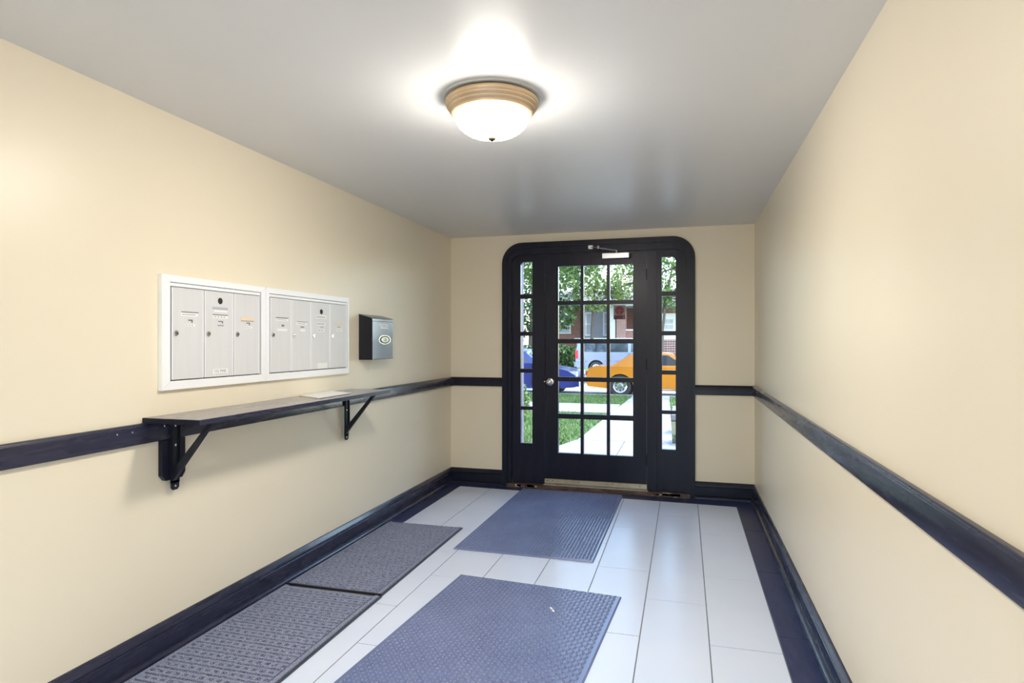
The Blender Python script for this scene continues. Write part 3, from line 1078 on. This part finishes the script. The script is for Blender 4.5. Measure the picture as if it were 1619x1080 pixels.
# ------------------------------------------------------------------ outside: ground, path, lawns, street
def slab(name, m, pts, z0, z1, parent=None):
    bm = new()
    prism(bm, pts, lambda p, t: (p[0], p[1], t), z0, z1)
    return obj(name, bm, m, parent)


def rect(x0, x1, y0, y1):
    return [(x0, y0), (x1, y0), (x1, y1), (x0, y1)]


tag(slab('ground', 'soil', rect(-60, 60, YO - 30, 90), GZ - 0.35, GZ - 0.14), 'bare earth under the lawns outside', 'ground', kind='structure')
tag(slab('added_bounce_yard', 'concrete', rect(-8, 7, -14, YR - 0.16), GZ - 0.13, GZ), 'pale paved slab added unseen behind the building to bounce light', 'yard', kind='structure')  # unseen pale slab, added to bounce daylight through the rear opening
ent = slab('entry_step', 'concrete', rect(-1.60, 0.05, YB + 0.11, YO), GZ - 0.1, 0.0)
tag(ent, 'concrete landing just outside the entrance door', 'step', kind='structure')
path = slab('garden_path', 'soil', rect(-1.40, -0.36, YO + 0.02, 17.7), GZ - 0.14, GZ - 0.03)
tag(path, 'pale concrete slab path leading from the entrance to the street', 'path', kind='structure')
g = 0.006
near = [[(-2.60, YO + 0.02), (-0.875, YO + 0.02), (-0.875, 9.44), (-1.60, 9.44), (-1.80, 8.60), (-2.10, 8.15), (-2.60, 8.0)],
        [(-0.863, YO + 0.02), (0.30, YO + 0.02), (0.30, 8.6), (-0.05, 9.44), (-0.863, 9.44)]]
for p in near:
    slab('path_slab', 'concrete', p, GZ - 0.12, GZ, path)
y = 9.45
while y < 17.6:
    y2 = min(y + 1.22, 17.72)
    l = lambda t: -1.58 + (t - 9.45) * 0.024
    r_ = lambda t: -0.17 - (t - 9.45) * 0.028
    slab('path_slab', 'concrete', [(l(y), y + g), (r_(y), y + g), (r_(y2), y2 - g), (l(y2), y2 - g)], GZ - 0.12, GZ, path)
    y = y2
sw = slab('sidewalk', 'soil', rect(-30, 30, 13.24, 15.08), GZ - 0.14, GZ - 0.03)
tag(sw, 'pale public sidewalk crossing in front of the lawn', 'sidewalk', kind='structure')
x = -24.0
while x < 22:
    for (a, c) in ((x + g, x + 1.55 - g),):
        if c < -1.52 or a > -0.22:
            slab('sidewalk_slab', 'concrete', rect(a, c, 13.23, 15.09), GZ - 0.12, GZ - 0.002, sw)
    x += 1.55
slab('sidewalk_slab', 'concrete', rect(-2.29, -1.50, 13.23, 15.09), GZ - 0.12, GZ - 0.003, sw)
slab('sidewalk_slab', 'concrete', rect(-0.26, 0.80, 13.23, 15.09), GZ - 0.12, GZ - 0.003, sw)
tag(slab('kerb', 'concrete', rect(-60, 60, 17.72, 17.90), GZ - 0.2, GZ + 0.0), 'concrete kerb on the near side of the street', 'kerb', kind='structure')
tag(slab('street', 'asphalt', rect(-60, 60, 17.90, 32.6), GZ - 0.14, GZ - 0.10), 'sunlit grey street with parked cars', 'street', kind='structure')
tag(slab('far_kerb', 'concrete', rect(-60, 60, 32.6, 32.8), GZ - 0.2, GZ + 0.0), 'concrete kerb across the street', 'kerb', kind='structure')
tag(slab('far_yard', 'lawn', rect(-60, 60, 32.8, 60), GZ - 0.14, GZ - 0.01), 'lawn in front of the house across the street', 'lawn', kind='structure')


def lawn(name, label, x0, x1, y0, y1, n, seed, left_of_path):
    rg = np.random.default_rng(seed)
    o = empty(name, ((x0 + x1) / 2, (y0 + y1) / 2, GZ), label, 'lawn', kind='stuff')
    b_ = slab('turf', 'lawn', rect(x0, x1, y0, y1), GZ - 0.12, GZ - 0.025, o)
    X = rg.uniform(x0, x1, n)
    Yy = rg.uniform(y0, y1, n)
    if left_of_path is True:
        k = (X < np.where(Yy > 9.45, -1.60 + (Yy - 9.45) * 0.024, -1.68)) & ~((Yy < 9.0) & (X > -2.65))
        X, Yy = X[k], Yy[k]
    n = len(X)
    h = rg.uniform(0.03, 0.075, n)
    a = rg.uniform(0, 6.283, n)
    lean = rg.uniform(-0.03, 0.03, (n, 2))
    wv = 0.009
    V = np.zeros((n, 3, 3))
    V[:, 0] = np.stack([X - np.cos(a) * wv, Yy - np.sin(a) * wv, np.full(n, GZ - 0.03)], 1)
    V[:, 1] = np.stack([X + np.cos(a) * wv, Yy + np.sin(a) * wv, np.full(n, GZ - 0.03)], 1)
    V[:, 2] = np.stack([X + lean[:, 0], Yy + lean[:, 1], GZ - 0.03 + h], 1)
    me = bpy.data.meshes.new('grass_blades')
    me.from_pydata(V.reshape(-1, 3).tolist(), [], np.arange(n * 3).reshape(-1, 3).tolist())
    me.materials.append(M['grass_blade'])
    t = bpy.data.objects.new('grass_blades', me)
    COL.objects.link(t)
    t.parent = o
    t.location = -Vector(o.location)
    t['kind'] = 'stuff'


lawn('front_lawn', 'green grass lawn left of the path by the entrance', -8, -1.5, 6.4, 13.22, 45000, 1, True)
lawn('verge_lawn', 'green grass verge between sidewalk and kerb, left of the path', -9, -1.42, 15.10, 17.70, 30000, 2, False)
lawn('side_lawn', 'green grass lawn right of the path by the entrance', 0.2, 4, 6.4, 13.22, 12000, 4, False)
lawn('verge_lawn', 'green grass verge between sidewalk and kerb, right of the path', -0.36, 6, 15.10, 17.70, 9000, 5, False)


# ------------------------------------------------------------------ trees and shrubs
def leaves(name, m, parent, blobs, n, size, seed, hollow=0.55):
    rg = np.random.default_rng(seed)
    vol = np.array([b_[3] * b_[4] * b_[5] for b_ in blobs]) ** 0.8
    pick = rg.choice(len(blobs), n, p=vol / vol.sum())
    B = np.array(blobs)[pick]
    d = rg.normal(size=(n, 3))
    d /= np.linalg.norm(d, axis=1)[:, None]
    rad = hollow + (1 - hollow) * rg.random(n) ** 0.7
    C = B[:, :3] + d * rad[:, None] * B[:, 3:6]
    # clump the leaves a little, leaving gaps
    ph = np.sin(C[:, 0] * 2.1 + seed) * np.sin(C[:, 1] * 1.7) * np.sin(C[:, 2] * 2.4 + 1)
    C = C[ph > -0.16]
    n = len(C)
    s = size * rg.uniform(0.6, 1.25, n)
    nrm = rg.normal(size=(n, 3)) + np.array([0, 0, 0.8])
    nrm /= np.linalg.norm(nrm, axis=1)[:, None]
    t = np.cross(nrm, rg.normal(size=(n, 3)))
    t /= np.linalg.norm(t, axis=1)[:, None]
    u = np.cross(nrm, t)
    V = np.zeros((n, 4, 3))
    V[:, 0] = C - t * s[:, None]
    V[:, 1] = C + u * (s * 0.52)[:, None] + nrm * (s * 0.12)[:, None]
    V[:, 2] = C + t * s[:, None]
    V[:, 3] = C - u * (s * 0.52)[:, None] + nrm * (s * 0.12)[:, None]
    k = np.arange(n) * 4
    F = np.concatenate([np.stack([k, k + 1, k + 2], 1), np.stack([k, k + 2, k + 3], 1)])
    me = bpy.data.meshes.new(name)
    me.from_pydata(V.reshape(-1, 3).tolist(), [], F.tolist())
    me.materials.append(M[m])
    o = bpy.data.objects.new(name, me)
    COL.objects.link(o)
    o.parent = parent
    o.location = -wpos(parent)
    o['kind'] = 'stuff'


def tree(name, label, base, branches, blobs, n, size, m, seed, group='trees outside', cat='tree'):
    o = empty(name, base, label, cat, group)
    for i, (pts, r0, r1) in enumerate(branches):
        bm = new()
        k = len(pts)
        tube(bm, pts, [r0 + (r1 - r0) * q / (k - 1) for q in range(k)], 8)
        obj('trunk' if i == 0 else 'branch', bm, 'bark', o, smooth=True)
    leaves('foliage', m, o, blobs, n, size, seed)
    return o


tree('street_tree', 'leafy street tree overhanging the right of the entrance view', (2.6, 16.4, GZ),
     [([(2.6, 16.4, GZ), (2.55, 16.4, 1.5), (2.3, 16.4, 3.2), (2.2, 16.4, 6)], 0.17, 0.09),
      ([(2.4, 16.4, 2.6), (0.8, 16.6, 3.6), (-1.4, 16.9, 4.1)], 0.07, 0.02),
      ([(2.3, 16.4, 3.2), (0.0, 16.0, 4.6), (-2.4, 15.6, 4.9)], 0.07, 0.02),
      ([(0.8, 16.6, 3.6), (-0.9, 16.8, 3.1), (-1.9, 17.0, 2.75)], 0.03, 0.008)],
     [(2.2, 16.4, 5.5, 3.0, 2.6, 2.0), (-0.6, 16.6, 4.2, 1.8, 1.6, 1.0), (-1.7, 16.9, 3.3, 1.1, 1.0, 0.55), (-0.7, 16.6, 3.0, 0.8, 0.9, 0.5),
      (-2.4, 15.8, 4.9, 1.5, 1.2, 0.9)],
     7500, 0.080, 'leaf_green', 11)
tree('street_tree', 'leafy street tree overhanging the left of the entrance view', (-6.4, 16.5, GZ),
     [([(-6.4, 16.5, GZ), (-6.4, 16.5, 1.6), (-6.2, 16.5, 3.4), (-6.0, 16.6, 6)], 0.17, 0.08),
      ([(-6.3, 16.5, 2.8), (-4.8, 16.8, 3.9), (-3.0, 17.0, 4.2)], 0.06, 0.02),
      ([(-4.8, 16.8, 3.9), (-3.8, 17.0, 3.4), (-2.9, 17.1, 2.9)], 0.03, 0.008)],
     [(-6.2, 16.6, 5.2, 2.6, 2.2, 2.0), (-4.2, 17.0, 4.0, 1.5, 1.4, 1.1), (-3.3, 17.0, 3.4, 1.0, 1.0, 0.6), (-5.0, 17.0, 3.0, 0.9, 0.9, 0.9)],
     12000, 0.080, 'leaf_green', 12)
tree('yard_tree', 'big dense tree in the yard across the street, left in the door panes', (-8.9, 36.2, GZ),
     [([(-8.9, 36.2, GZ), (-8.8, 36.2, 2.5), (-8.7, 36.2, 6)], 0.25, 0.12)],
     [(-8.6, 36.2, 5.0, 2.9, 2.4, 3.6), (-7.4, 36.0, 3.2, 1.5, 1.5, 1.5), (-11.5, 36.5, 4.0, 3.0, 2.0, 3.5), (-7.0, 36.2, 7.2, 2.6, 2.0, 2.2)],
     16000, 0.13, 'leaf_dark', 13)
tree('yard_tree', 'slim-trunked tree in front of the grey house wall across the street', (-5.35, 36.9, GZ),
     [([(-5.35, 36.9, GZ), (-5.32, 36.9, 1.8), (-5.25, 36.9, 3.6), (-5.0, 37.0, 6)], 0.11, 0.06),
      ([(-5.25, 36.9, 3.2), (-4.2, 36.8, 4.4), (-3.2, 36.8, 5.4)], 0.05, 0.02)],
     [(-4.6, 36.9, 6.0, 2.6, 2.0, 2.2), (-5.2, 36.8, 4.0, 1.4, 1.2, 0.9), (-3.2, 36.9, 4.6, 1.5, 1.3, 1.0)],
     7000, 0.12, 'leaf_pale', 14)
tree('yard_tree', 'dark-trunked tree before the white house window, seen in the right side light', (-1.25, 36.4, GZ),
     [([(-1.25, 36.4, GZ), (-1.20, 36.4, 2.0), (-1.05, 36.4, 3.4), (-0.6, 36.4, 6)], 0.10, 0.05),
      ([(-1.05, 36.4, 3.2), (-0.2, 36.4, 3.9), (0.8, 36.5, 4.3)], 0.04, 0.02)],
     [(-0.8, 36.5, 5.4, 2.6, 1.8, 1.9), (-0.3, 36.5, 3.6, 1.0, 0.9, 0.7), (1.6, 36.5, 4.5, 1.8, 1.5, 1.5)],
     6500, 0.12, 'leaf_green', 15)
o = empty('hedge', (-8.6, 35.0, GZ), 'dark clipped hedge across the street behind the silver van', 'hedge')
leaves('foliage', 'leaf_dark', o, [(-9.6, 35.0, 0.5, 2.2, 0.6, 0.75), (-7.4, 35.0, 0.55, 1.3, 0.6, 0.85), (-6.4, 35.1, 0.45, 0.8, 0.5, 0.7)], 9000, 0.09, 16)
o = empty('garden_shrub', (-2.85, 9.6, GZ), 'bushy green shrub growing close outside the left side light', 'shrub')
for k in range(6):
    bm = new()
    a = k * 1.05
    tube(bm, [(-2.85, 9.6, GZ), (-2.85 + 0.12 * math.cos(a), 9.6 + 0.12 * math.sin(a), 0.2), (-2.85 + 0.3 * math.cos(a), 9.6 + 0.3 * math.sin(a), 0.55)], [0.014, 0.01, 0.005], 6)
    obj('stem', bm, 'bark', o)
leaves('foliage', 'leaf_green', o, [(-2.85, 9.6, 0.38, 0.48, 0.5, 0.50)], 2600, 0.045, 17, hollow=0.3)
o = empty('low_hedge', (0.55, 9.4, GZ), 'low leafy edging plants right of the path', 'shrub')
leaves('foliage', 'leaf_green', o, [(0.12 + 0.25 * (k % 2), 8.4 + k * 0.55, -0.02, 0.26, 0.35, 0.22) for k in range(8)], 4200, 0.04, 18, hollow=0.3)


# ------------------------------------------------------------------ cars (built along +X, nose to +X, local origin at ground centre)
def arc_cut(cx, r, n=9, z=0.0):
    return [(cx + r * math.cos(a), z + r * math.sin(a)) for a in [math.pi - math.pi * k / (n - 1) for k in range(n)]]


def wheel(car, x, y, r, side, w_=0.19, rim='chrome'):
    bm = new()
    h0 = y - side * w_ / 2
    lathe(bm, [(r * 0.62, 0), (r * 0.95, 0), (r, side * 0.03), (r, side * (w_ - 0.03)), (r * 0.95, side * w_), (r * 0.64, side * w_), (r * 0.60, side * (w_ - 0.02))],
          (x, h0, r), 'Y', 28)
    t = obj('wheel', bm, 'tyre', car, local=True, smooth=True)
    bm = new()
    lathe(bm, [(r * 0.62, side * (w_ - 0.02)), (r * 0.55, side * (w_ - 0.035)), (r * 0.22, side * (w_ - 0.03)), (r * 0.20, side * (w_ - 0.005)), (0, side * w_)],
          (x, h0, r), 'Y', 24)
    obj('hubcap', bm, rim, t, local=True, smooth=True)
    bm = new()
    for k in range(8):
        a = k * math.pi / 4
        c_ = (x + 0.40 * r * math.cos(a), h0 + side * (w_ - 0.026), r + 0.40 * r * math.sin(a))
        lathe(bm, [(r * 0.07, 0), (r * 0.07, side * 0.004), (0, side * 0.004)], c_, 'Y', 8)
    obj('rim_holes', bm, 'black_plastic', t, local=True)


def car(name, label, loc, rz, W_, body, roof, wins, paint, wheels_x, wr_, glass_ends, lights, bumpers, stripes=(), tumble=0.13, cat='car'):
    o = empty(name, loc, label, cat, 'vehicles parked on the street', rz=rz)
    hw = W_ / 2
    # lower body with rounded shoulders
    bm = new()
    fS = lambda p, t: (p[0], t, p[1])
    prism(bm, body, fS, -hw, hw)
    zmax = max(p[1] for p in body)
    zmin = min(p[1] for p in body)
    for v in bm.verts:
        t = (v.co.z - zmin) / (zmax - zmin)
        v.co.y *= 1.0 - 0.06 * max(0, t - 0.55) / 0.45 - 0.05 * max(0, 0.3 - t) / 0.3
    obj('body', bm, paint, o, bevel=0.035, smooth=True, local=True, seg=3)
    # greenhouse
    bm = new()
    prism(bm, roof, fS, -hw * 0.95, hw * 0.95)
    z0 = min(p[1] for p in roof)
    z1 = max(p[1] for p in roof)

    def yw(z):
        return 1.0 - tumble * (z - z0) / (z1 - z0)
    for v in bm.verts:
        v.co.y *= yw(v.co.z)
    obj('cabin', bm, paint, o, bevel=0.03, smooth=True, local=True, seg=3)
    for side in (-1, 1):
        for wpts in wins:
            bm = new()
            A = [bm.verts.new((p[0], side * (hw * 0.95 * yw(p[1]) + 0.004), p[1])) for p in wpts]
            B = [bm.verts.new((p[0], side * (hw * 0.95 * yw(p[1]) - 0.02), p[1])) for p in wpts]
            bm.faces.new(A)
            bm.faces.new(B[::-1])
            for i in range(len(A)):
                j = (i + 1) % len(A)
                bm.faces.new((A[i], A[j], B[j], B[i]))
            obj('side_window', bm, 'car_glass', o, local=True)
    for (p, q, nm) in glass_ends:
        bm = new()
        dx, dz = q[0] - p[0], q[1] - p[1]
        L_ = math.hypot(dx, dz)
        nx, nz = (-dz / L_, dx / L_)
        if nx * (p[0]) < 0:
            nx, nz = -nx, -nz
        pts = []
        for (f, s) in ((0.1, -1), (0.1, 1), (0.9, 1), (0.9, -1)):
            X_, Z_ = p[0] + dx * f, p[1] + dz * f
            pts.append((X_ + nx * 0.005, s * (hw * 0.95 * yw(Z_) - 0.08), Z_ + nz * 0.005))
        A = [bm.verts.new(v) for v in pts]
        B = [bm.verts.new((v[0] - nx * 0.02, v[1], v[2] - nz * 0.02)) for v in pts]
        bm.faces.new(A)
        bm.faces.new(B[::-1])
        for i in range(4):
            j = (i + 1) % 4
            bm.faces.new((A[i], A[j], B[j], B[i]))
        obj(nm, bm, 'car_glass', o, local=True)
    for x in wheels_x:
        for s in (-1, 1):
            wheel(o, x, s * (hw - 0.115), wr_, s)
    # dark wells behind the wheels
    for x in wheels_x:
        bm = new()
        lathe(bm, [(0, -hw + 0.24), (wr_ * 1.2, -hw + 0.24), (wr_ * 1.2, hw - 0.24), (0, hw - 0.24)], (x, 0, wr_), 'Y', 16)
        obj('wheel_well', bm, 'black_plastic', o, local=True)
    for (nm, m, x0, x1, ya_, yb_, za, zb) in lights:
        for s in (-1, 1):
            bm = new()
            box(bm, x0, x1, min(s * ya_, s * yb_), max(s * ya_, s * yb_), za, zb)
            obj(nm, bm, m, o, bevel=0.012, local=True)
    for (m, x0, x1, za, zb) in bumpers:
        bm = new()
        box(bm, x0, x1, -hw * 0.97, hw * 0.97, za, zb)
        obj('bumper', bm, m, o, bevel=0.03, local=True, smooth=True)
    for (m, x0, x1, za, zb, nm) in stripes:
        for s in (-1, 1):
            bm = new()
            y0_, y1_ = sorted((s * (hw - 0.02), s * (hw + 0.008)))
            box(bm, x0, x1, y0_, y1_, za, zb)
            obj(nm, bm, m, o, local=True, bevel=0.003, seg=1)
    return o


# orange coupe, tail towards the left of the picture
L = 4.6
xt = -L / 2
body = [(xt, 0.42), (xt + 0.06, 0.30), (xt + 0.62, 0.24)] + arc_cut(xt + 1.0, 0.38, z=0.30) + [(xt + 1.42, 0.20), (L / 2 - 1.28, 0.20)] + \
    arc_cut(L / 2 - 0.85, 0.38, z=0.30) + [(L / 2 - 0.42, 0.24), (L / 2 - 0.04, 0.30), (L / 2, 0.45), (L / 2 - 0.03, 0.70), (L / 2 - 0.25, 0.80), (L / 2 - 1.5, 0.90),
                                         (xt + 1.0, 0.90), (xt + 0.25, 0.89), (xt + 0.08, 0.84), (xt + 0.02, 0.62)]
roof = [(xt + 0.72, 0.88), (xt + 1.28, 1.24), (xt + 1.5, 1.285), (xt + 2.15, 1.30), (xt + 2.45, 1.26), (xt + 3.05, 0.88)]
wins = [[(xt + 1.42, 0.93), (xt + 1.52, 1.22), (xt + 1.72, 1.235), (xt + 1.72, 0.93)], [(xt + 1.78, 0.93), (xt + 1.78, 1.235), (xt + 2.36, 1.22), (xt + 2.80, 0.93)]]
car('parked_car', 'bright orange coupe at the kerb, its tail toward the blue car', (-2.80 - xt, 19.05, GZ - 0.10), 0, 1.78, body, roof, wins, 'orange_paint',
    (xt + 1.0, L / 2 - 0.85), 0.325, [((xt + 0.72, 0.88), (xt + 1.28, 1.24), 'rear_window'), ((xt + 2.45, 1.26), (xt + 3.05, 0.88), 'windscreen')],
    [('tail_light', 'tail_red', xt - 0.005, xt + 0.05, 0.45, 0.82, 0.60, 0.74), ('headlight', 'lamp_clear', L / 2 - 0.06, L / 2 + 0.005, 0.5, 0.8, 0.55, 0.70)],
    [('chrome', xt - 0.10, xt + 0.02, 0.38, 0.52), ('chrome', L / 2 - 0.02, L / 2 + 0.10, 0.38, 0.52)],
    [('chrome', xt + 1.45, L / 2 - 1.3, 0.225, 0.26, 'sill_trim'), ('black_plastic', xt + 1.76, xt + 1.772, 0.30, 0.88, 'door_gap'),
     ('black_plastic', xt + 2.90, xt + 2.912, 0.30, 0.86, 'door_gap'), ('chrome', xt + 1.86, xt + 2.0, 0.77, 0.80, 'door_handle')])

# blue saloon, nose towards the right
L = 4.5
xt = -L / 2
xn = L / 2
body = [(xt, 0.40), (xt + 0.05, 0.26), (xt + 0.55, 0.22)] + arc_cut(xt + 0.95, 0.38, z=0.30) + [(xt + 1.36, 0.18), (xn - 1.32, 0.18)] + \
    arc_cut(xn - 0.92, 0.38, z=0.30) + [(xn - 0.5, 0.20), (xn - 0.06, 0.24), (xn, 0.42), (xn - 0.05, 0.60), (xn - 0.30, 0.74), (xn - 1.2, 0.92), (xn - 1.4, 0.95),
                                      (xt + 0.8, 0.98), (xt + 0.08, 0.95), (xt, 0.75)]
roof = [(xt + 0.45, 0.94), (xt + 1.15, 1.38), (xt + 1.7, 1.45), (xt + 2.4, 1.44), (xt + 2.75, 1.36), (xn - 1.15, 0.92)]
wins = [[(xt + 1.0, 0.98), (xt + 1.3, 1.33), (xt + 1.95, 1.37), (xt + 1.95, 0.98)], [(xt + 2.02, 0.98), (xt + 2.02, 1.37), (xt + 2.65, 1.32), (xt + 3.05, 0.98)]]
car('parked_car', 'blue saloon at the kerb, its nose behind the orange coupe', (-3.10 - xn, 19.25, GZ - 0.10), 0, 1.75, body, roof, wins, 'blue_paint',
    (xt + 0.95, xn - 0.92), 0.315, [((xt + 0.45, 0.94), (xt + 1.15, 1.38), 'rear_window'), ((xt + 2.75, 1.36), (xn - 1.15, 0.92), 'windscreen')],
    [('headlight', 'lamp_clear', xn - 0.34, xn - 0.02, 0.52, 0.85, 0.56, 0.71), ('tail_light', 'tail_red', xt - 0.005, xt + 0.1, 0.5, 0.85, 0.65, 0.82)],
    [('blue_paint', xn - 0.08, xn + 0.06, 0.26, 0.50), ('blue_paint', xt - 0.06, xt + 0.08, 0.26, 0.50)],
    [('black_plastic', xt + 1.99, xt + 2.002, 0.30, 0.95, 'door_gap'), ('black_plastic', xt + 3.1, xt + 3.112, 0.30, 0.92, 'door_gap')], tumble=0.2)

# silver van across the street, nose towards the right
L = 4.85
xt = -L / 2
xn = L / 2
body = [(xt, 0.48), (xt + 0.05, 0.36), (xt + 0.60, 0.32)] + arc_cut(xt + 1.0, 0.40, z=0.34) + [(xt + 1.44, 0.28), (xn - 1.34, 0.28)] + \
    arc_cut(xn - 0.92, 0.40, z=0.34) + [(xn - 0.5, 0.30), (xn - 0.05, 0.34), (xn, 0.50), (xn - 0.06, 0.75), (xn - 0.4, 0.95), (xn - 1.05, 1.10),
                                      (xt + 0.02, 1.12), (xt - 0.01, 0.9)]
roof = [(xt + 0.0, 1.09), (xt + 0.10, 1.66), (xt + 0.25, 1.74), (xt + 2.6, 1.76), (xt + 3.0, 1.70), (xn - 0.95, 1.08)]
wins = [[(xt + 0.28, 1.12), (xt + 0.34, 1.55), (xt + 1.50, 1.57), (xt + 1.50, 1.12)], [(xt + 1.64, 1.12), (xt + 1.64, 1.57), (xt + 2.52, 1.57), (xt + 2.52, 1.12)],
        [(xt + 2.66, 1.12), (xt + 2.66, 1.57), (xt + 3.0, 1.55), (xt + 3.62, 1.12)]]
car('minivan', 'silver minivan parked across the street behind the orange coupe', (-5.12 - xt, 30.9, GZ - 0.10), 0, 1.85, body, roof, wins, 'silver_paint',
    (xt + 1.0, xn - 0.92), 0.335, [((xt + 0.0, 1.09), (xt + 0.10, 1.66), 'rear_window'), ((xt + 3.0, 1.70), (xn - 0.95, 1.08), 'windscreen')],
    [('tail_light', 'tail_red', xt - 0.012, xt + 0.11, 0.76, 0.935, 0.80, 1.20), ('headlight', 'lamp_clear', xn - 0.25, xn - 0.02, 0.5, 0.88, 0.66, 0.85)],
    [('silver_paint', xt - 0.08, xt + 0.08, 0.40, 0.62), ('silver_paint', xn - 0.1, xn + 0.07, 0.38, 0.62)],
    [('black_plastic', xt + 1.56, xt + 1.575, 0.40, 1.10, 'door_gap'), ('black_plastic', xt + 2.58, xt + 2.595, 0.40, 1.10, 'door_gap'),
     ('chrome', xt + 1.45, xn - 1.36, 0.68, 0.71, 'side_moulding'), ('chrome', xt + 0.1, xt + 0.58, 0.68, 0.71, 'side_moulding')], tumble=0.12, cat='van')

# ------------------------------------------------------------------ house across the street
hs = empty('house', (-2.5, 44, GZ), 'brick house with raised white-capped porch across the street', 'house')
bx('brick_wall', 'brick_red', hs, -9.5, 6.5, 41, 49, GZ, 3.75)
bx('bay', 'siding', hs, -6.3, -4.55, 40.2, 41, GZ, 3.70)
bm = new()
prism(bm, [(40.0, 3.75), (49.8, 3.75), (45, 5.1)], lambda p, t: (t, p[0], p[1]), -10, 7)
obj('roof', bm, 'roof_shingle', hs)
bx('porch_wall', 'brick_red', hs, -4.4, 2.0, 38.3, 41, GZ, 1.50)
bx('porch_cap', 'house_white', hs, -6.6, 2.1, 38.2, 41, 1.50, 1.60)
bx('porch_base', 'siding', hs, -6.5, -4.4, 38.4, 41, GZ, 1.50)
bx('column', 'house_white', hs, -4.45, -4.10, 38.35, 38.7, 1.60, 3.55, bevel=0.02)
bx('pier', 'brick_facade', hs, -4.02, -3.45, 38.35, 38.9, 1.60, 3.55)
bx('parapet', 'brick_red', hs, -3.45, -1.5, 38.4, 38.65, 1.60, 2.05)
bx('parapet_cap', 'house_white', hs, -3.47, -1.48, 38.36, 38.70, 2.05, 2.14)
bx('column', 'house_white', hs, 1.6, 1.9, 38.35, 38.7, 1.60, 3.55, bevel=0.02)
bx('porch_roof', 'house_white', hs, -4.8, 2.4, 38.0, 41, 3.55, 3.74)


def hwin(x0, x1, z0, z1, y):
    f = 0.09
    w0 = empty_child('window', hs)
    bx('window_frame', 'house_white', w0, x0 - f, x0, y - 0.08, y + 0.02, z0 - f, z1 + f)
    bx('window_frame', 'house_white', w0, x1, x1 + f, y - 0.08, y + 0.02, z0 - f, z1 + f)
    bx('window_frame', 'house_white', w0, x0, x1, y - 0.08, y + 0.02, z1, z1 + f)
    bx('window_frame', 'house_white', w0, x0, x1, y - 0.08, y + 0.02, z0 - f, z0)
    zm = (z0 + z1) / 2
    bx('window_frame', 'house_white', w0, x0, x1, y - 0.06, y + 0.02, zm - 0.03, zm + 0.03)
    bx('pane', 'blind', w0, x0, x1, y - 0.03, y - 0.01, z0, zm - 0.03)
    bx('pane', 'blind', w0, x0, x1, y - 0.03, y - 0.01, zm + 0.03, z1)


def empty_child(name, parent):
    e = bpy.data.objects.new(name, None)
    COL.objects.link(e)
    e.parent = parent
    return e


hwin(-4.98, -4.72, 1.85, 3.2, 40.2)
hwin(-6.15, -5.85, 1.85, 3.2, 40.2)
hwin(-1.13, -0.66, 2.14, 2.74, 38.9)
bx('window_bay', 'house_white', hs, -1.40, -0.30, 38.9, 41, 1.6, 3.1)
hwin(-3.1, -2.0, 2.3, 3.4, 41)
hwin(-8.6, -7.4, 2.0, 3.4, 41)
lat = empty_child('lattice', hs)
lat['label'] = 'reddish brown lattice panel under the porch'
for k in range(9):
    x = -1.5 + k * 0.14
    bx('slat', 'lattice_brown', lat, x, x + 0.05, 38.22, 38.25, 0.7, 1.48)
for k in range(6):
    z = 0.72 + k * 0.14
    bx('slat', 'house_white', lat, -1.5, -0.3, 38.255, 38.285, z, z + 0.05)
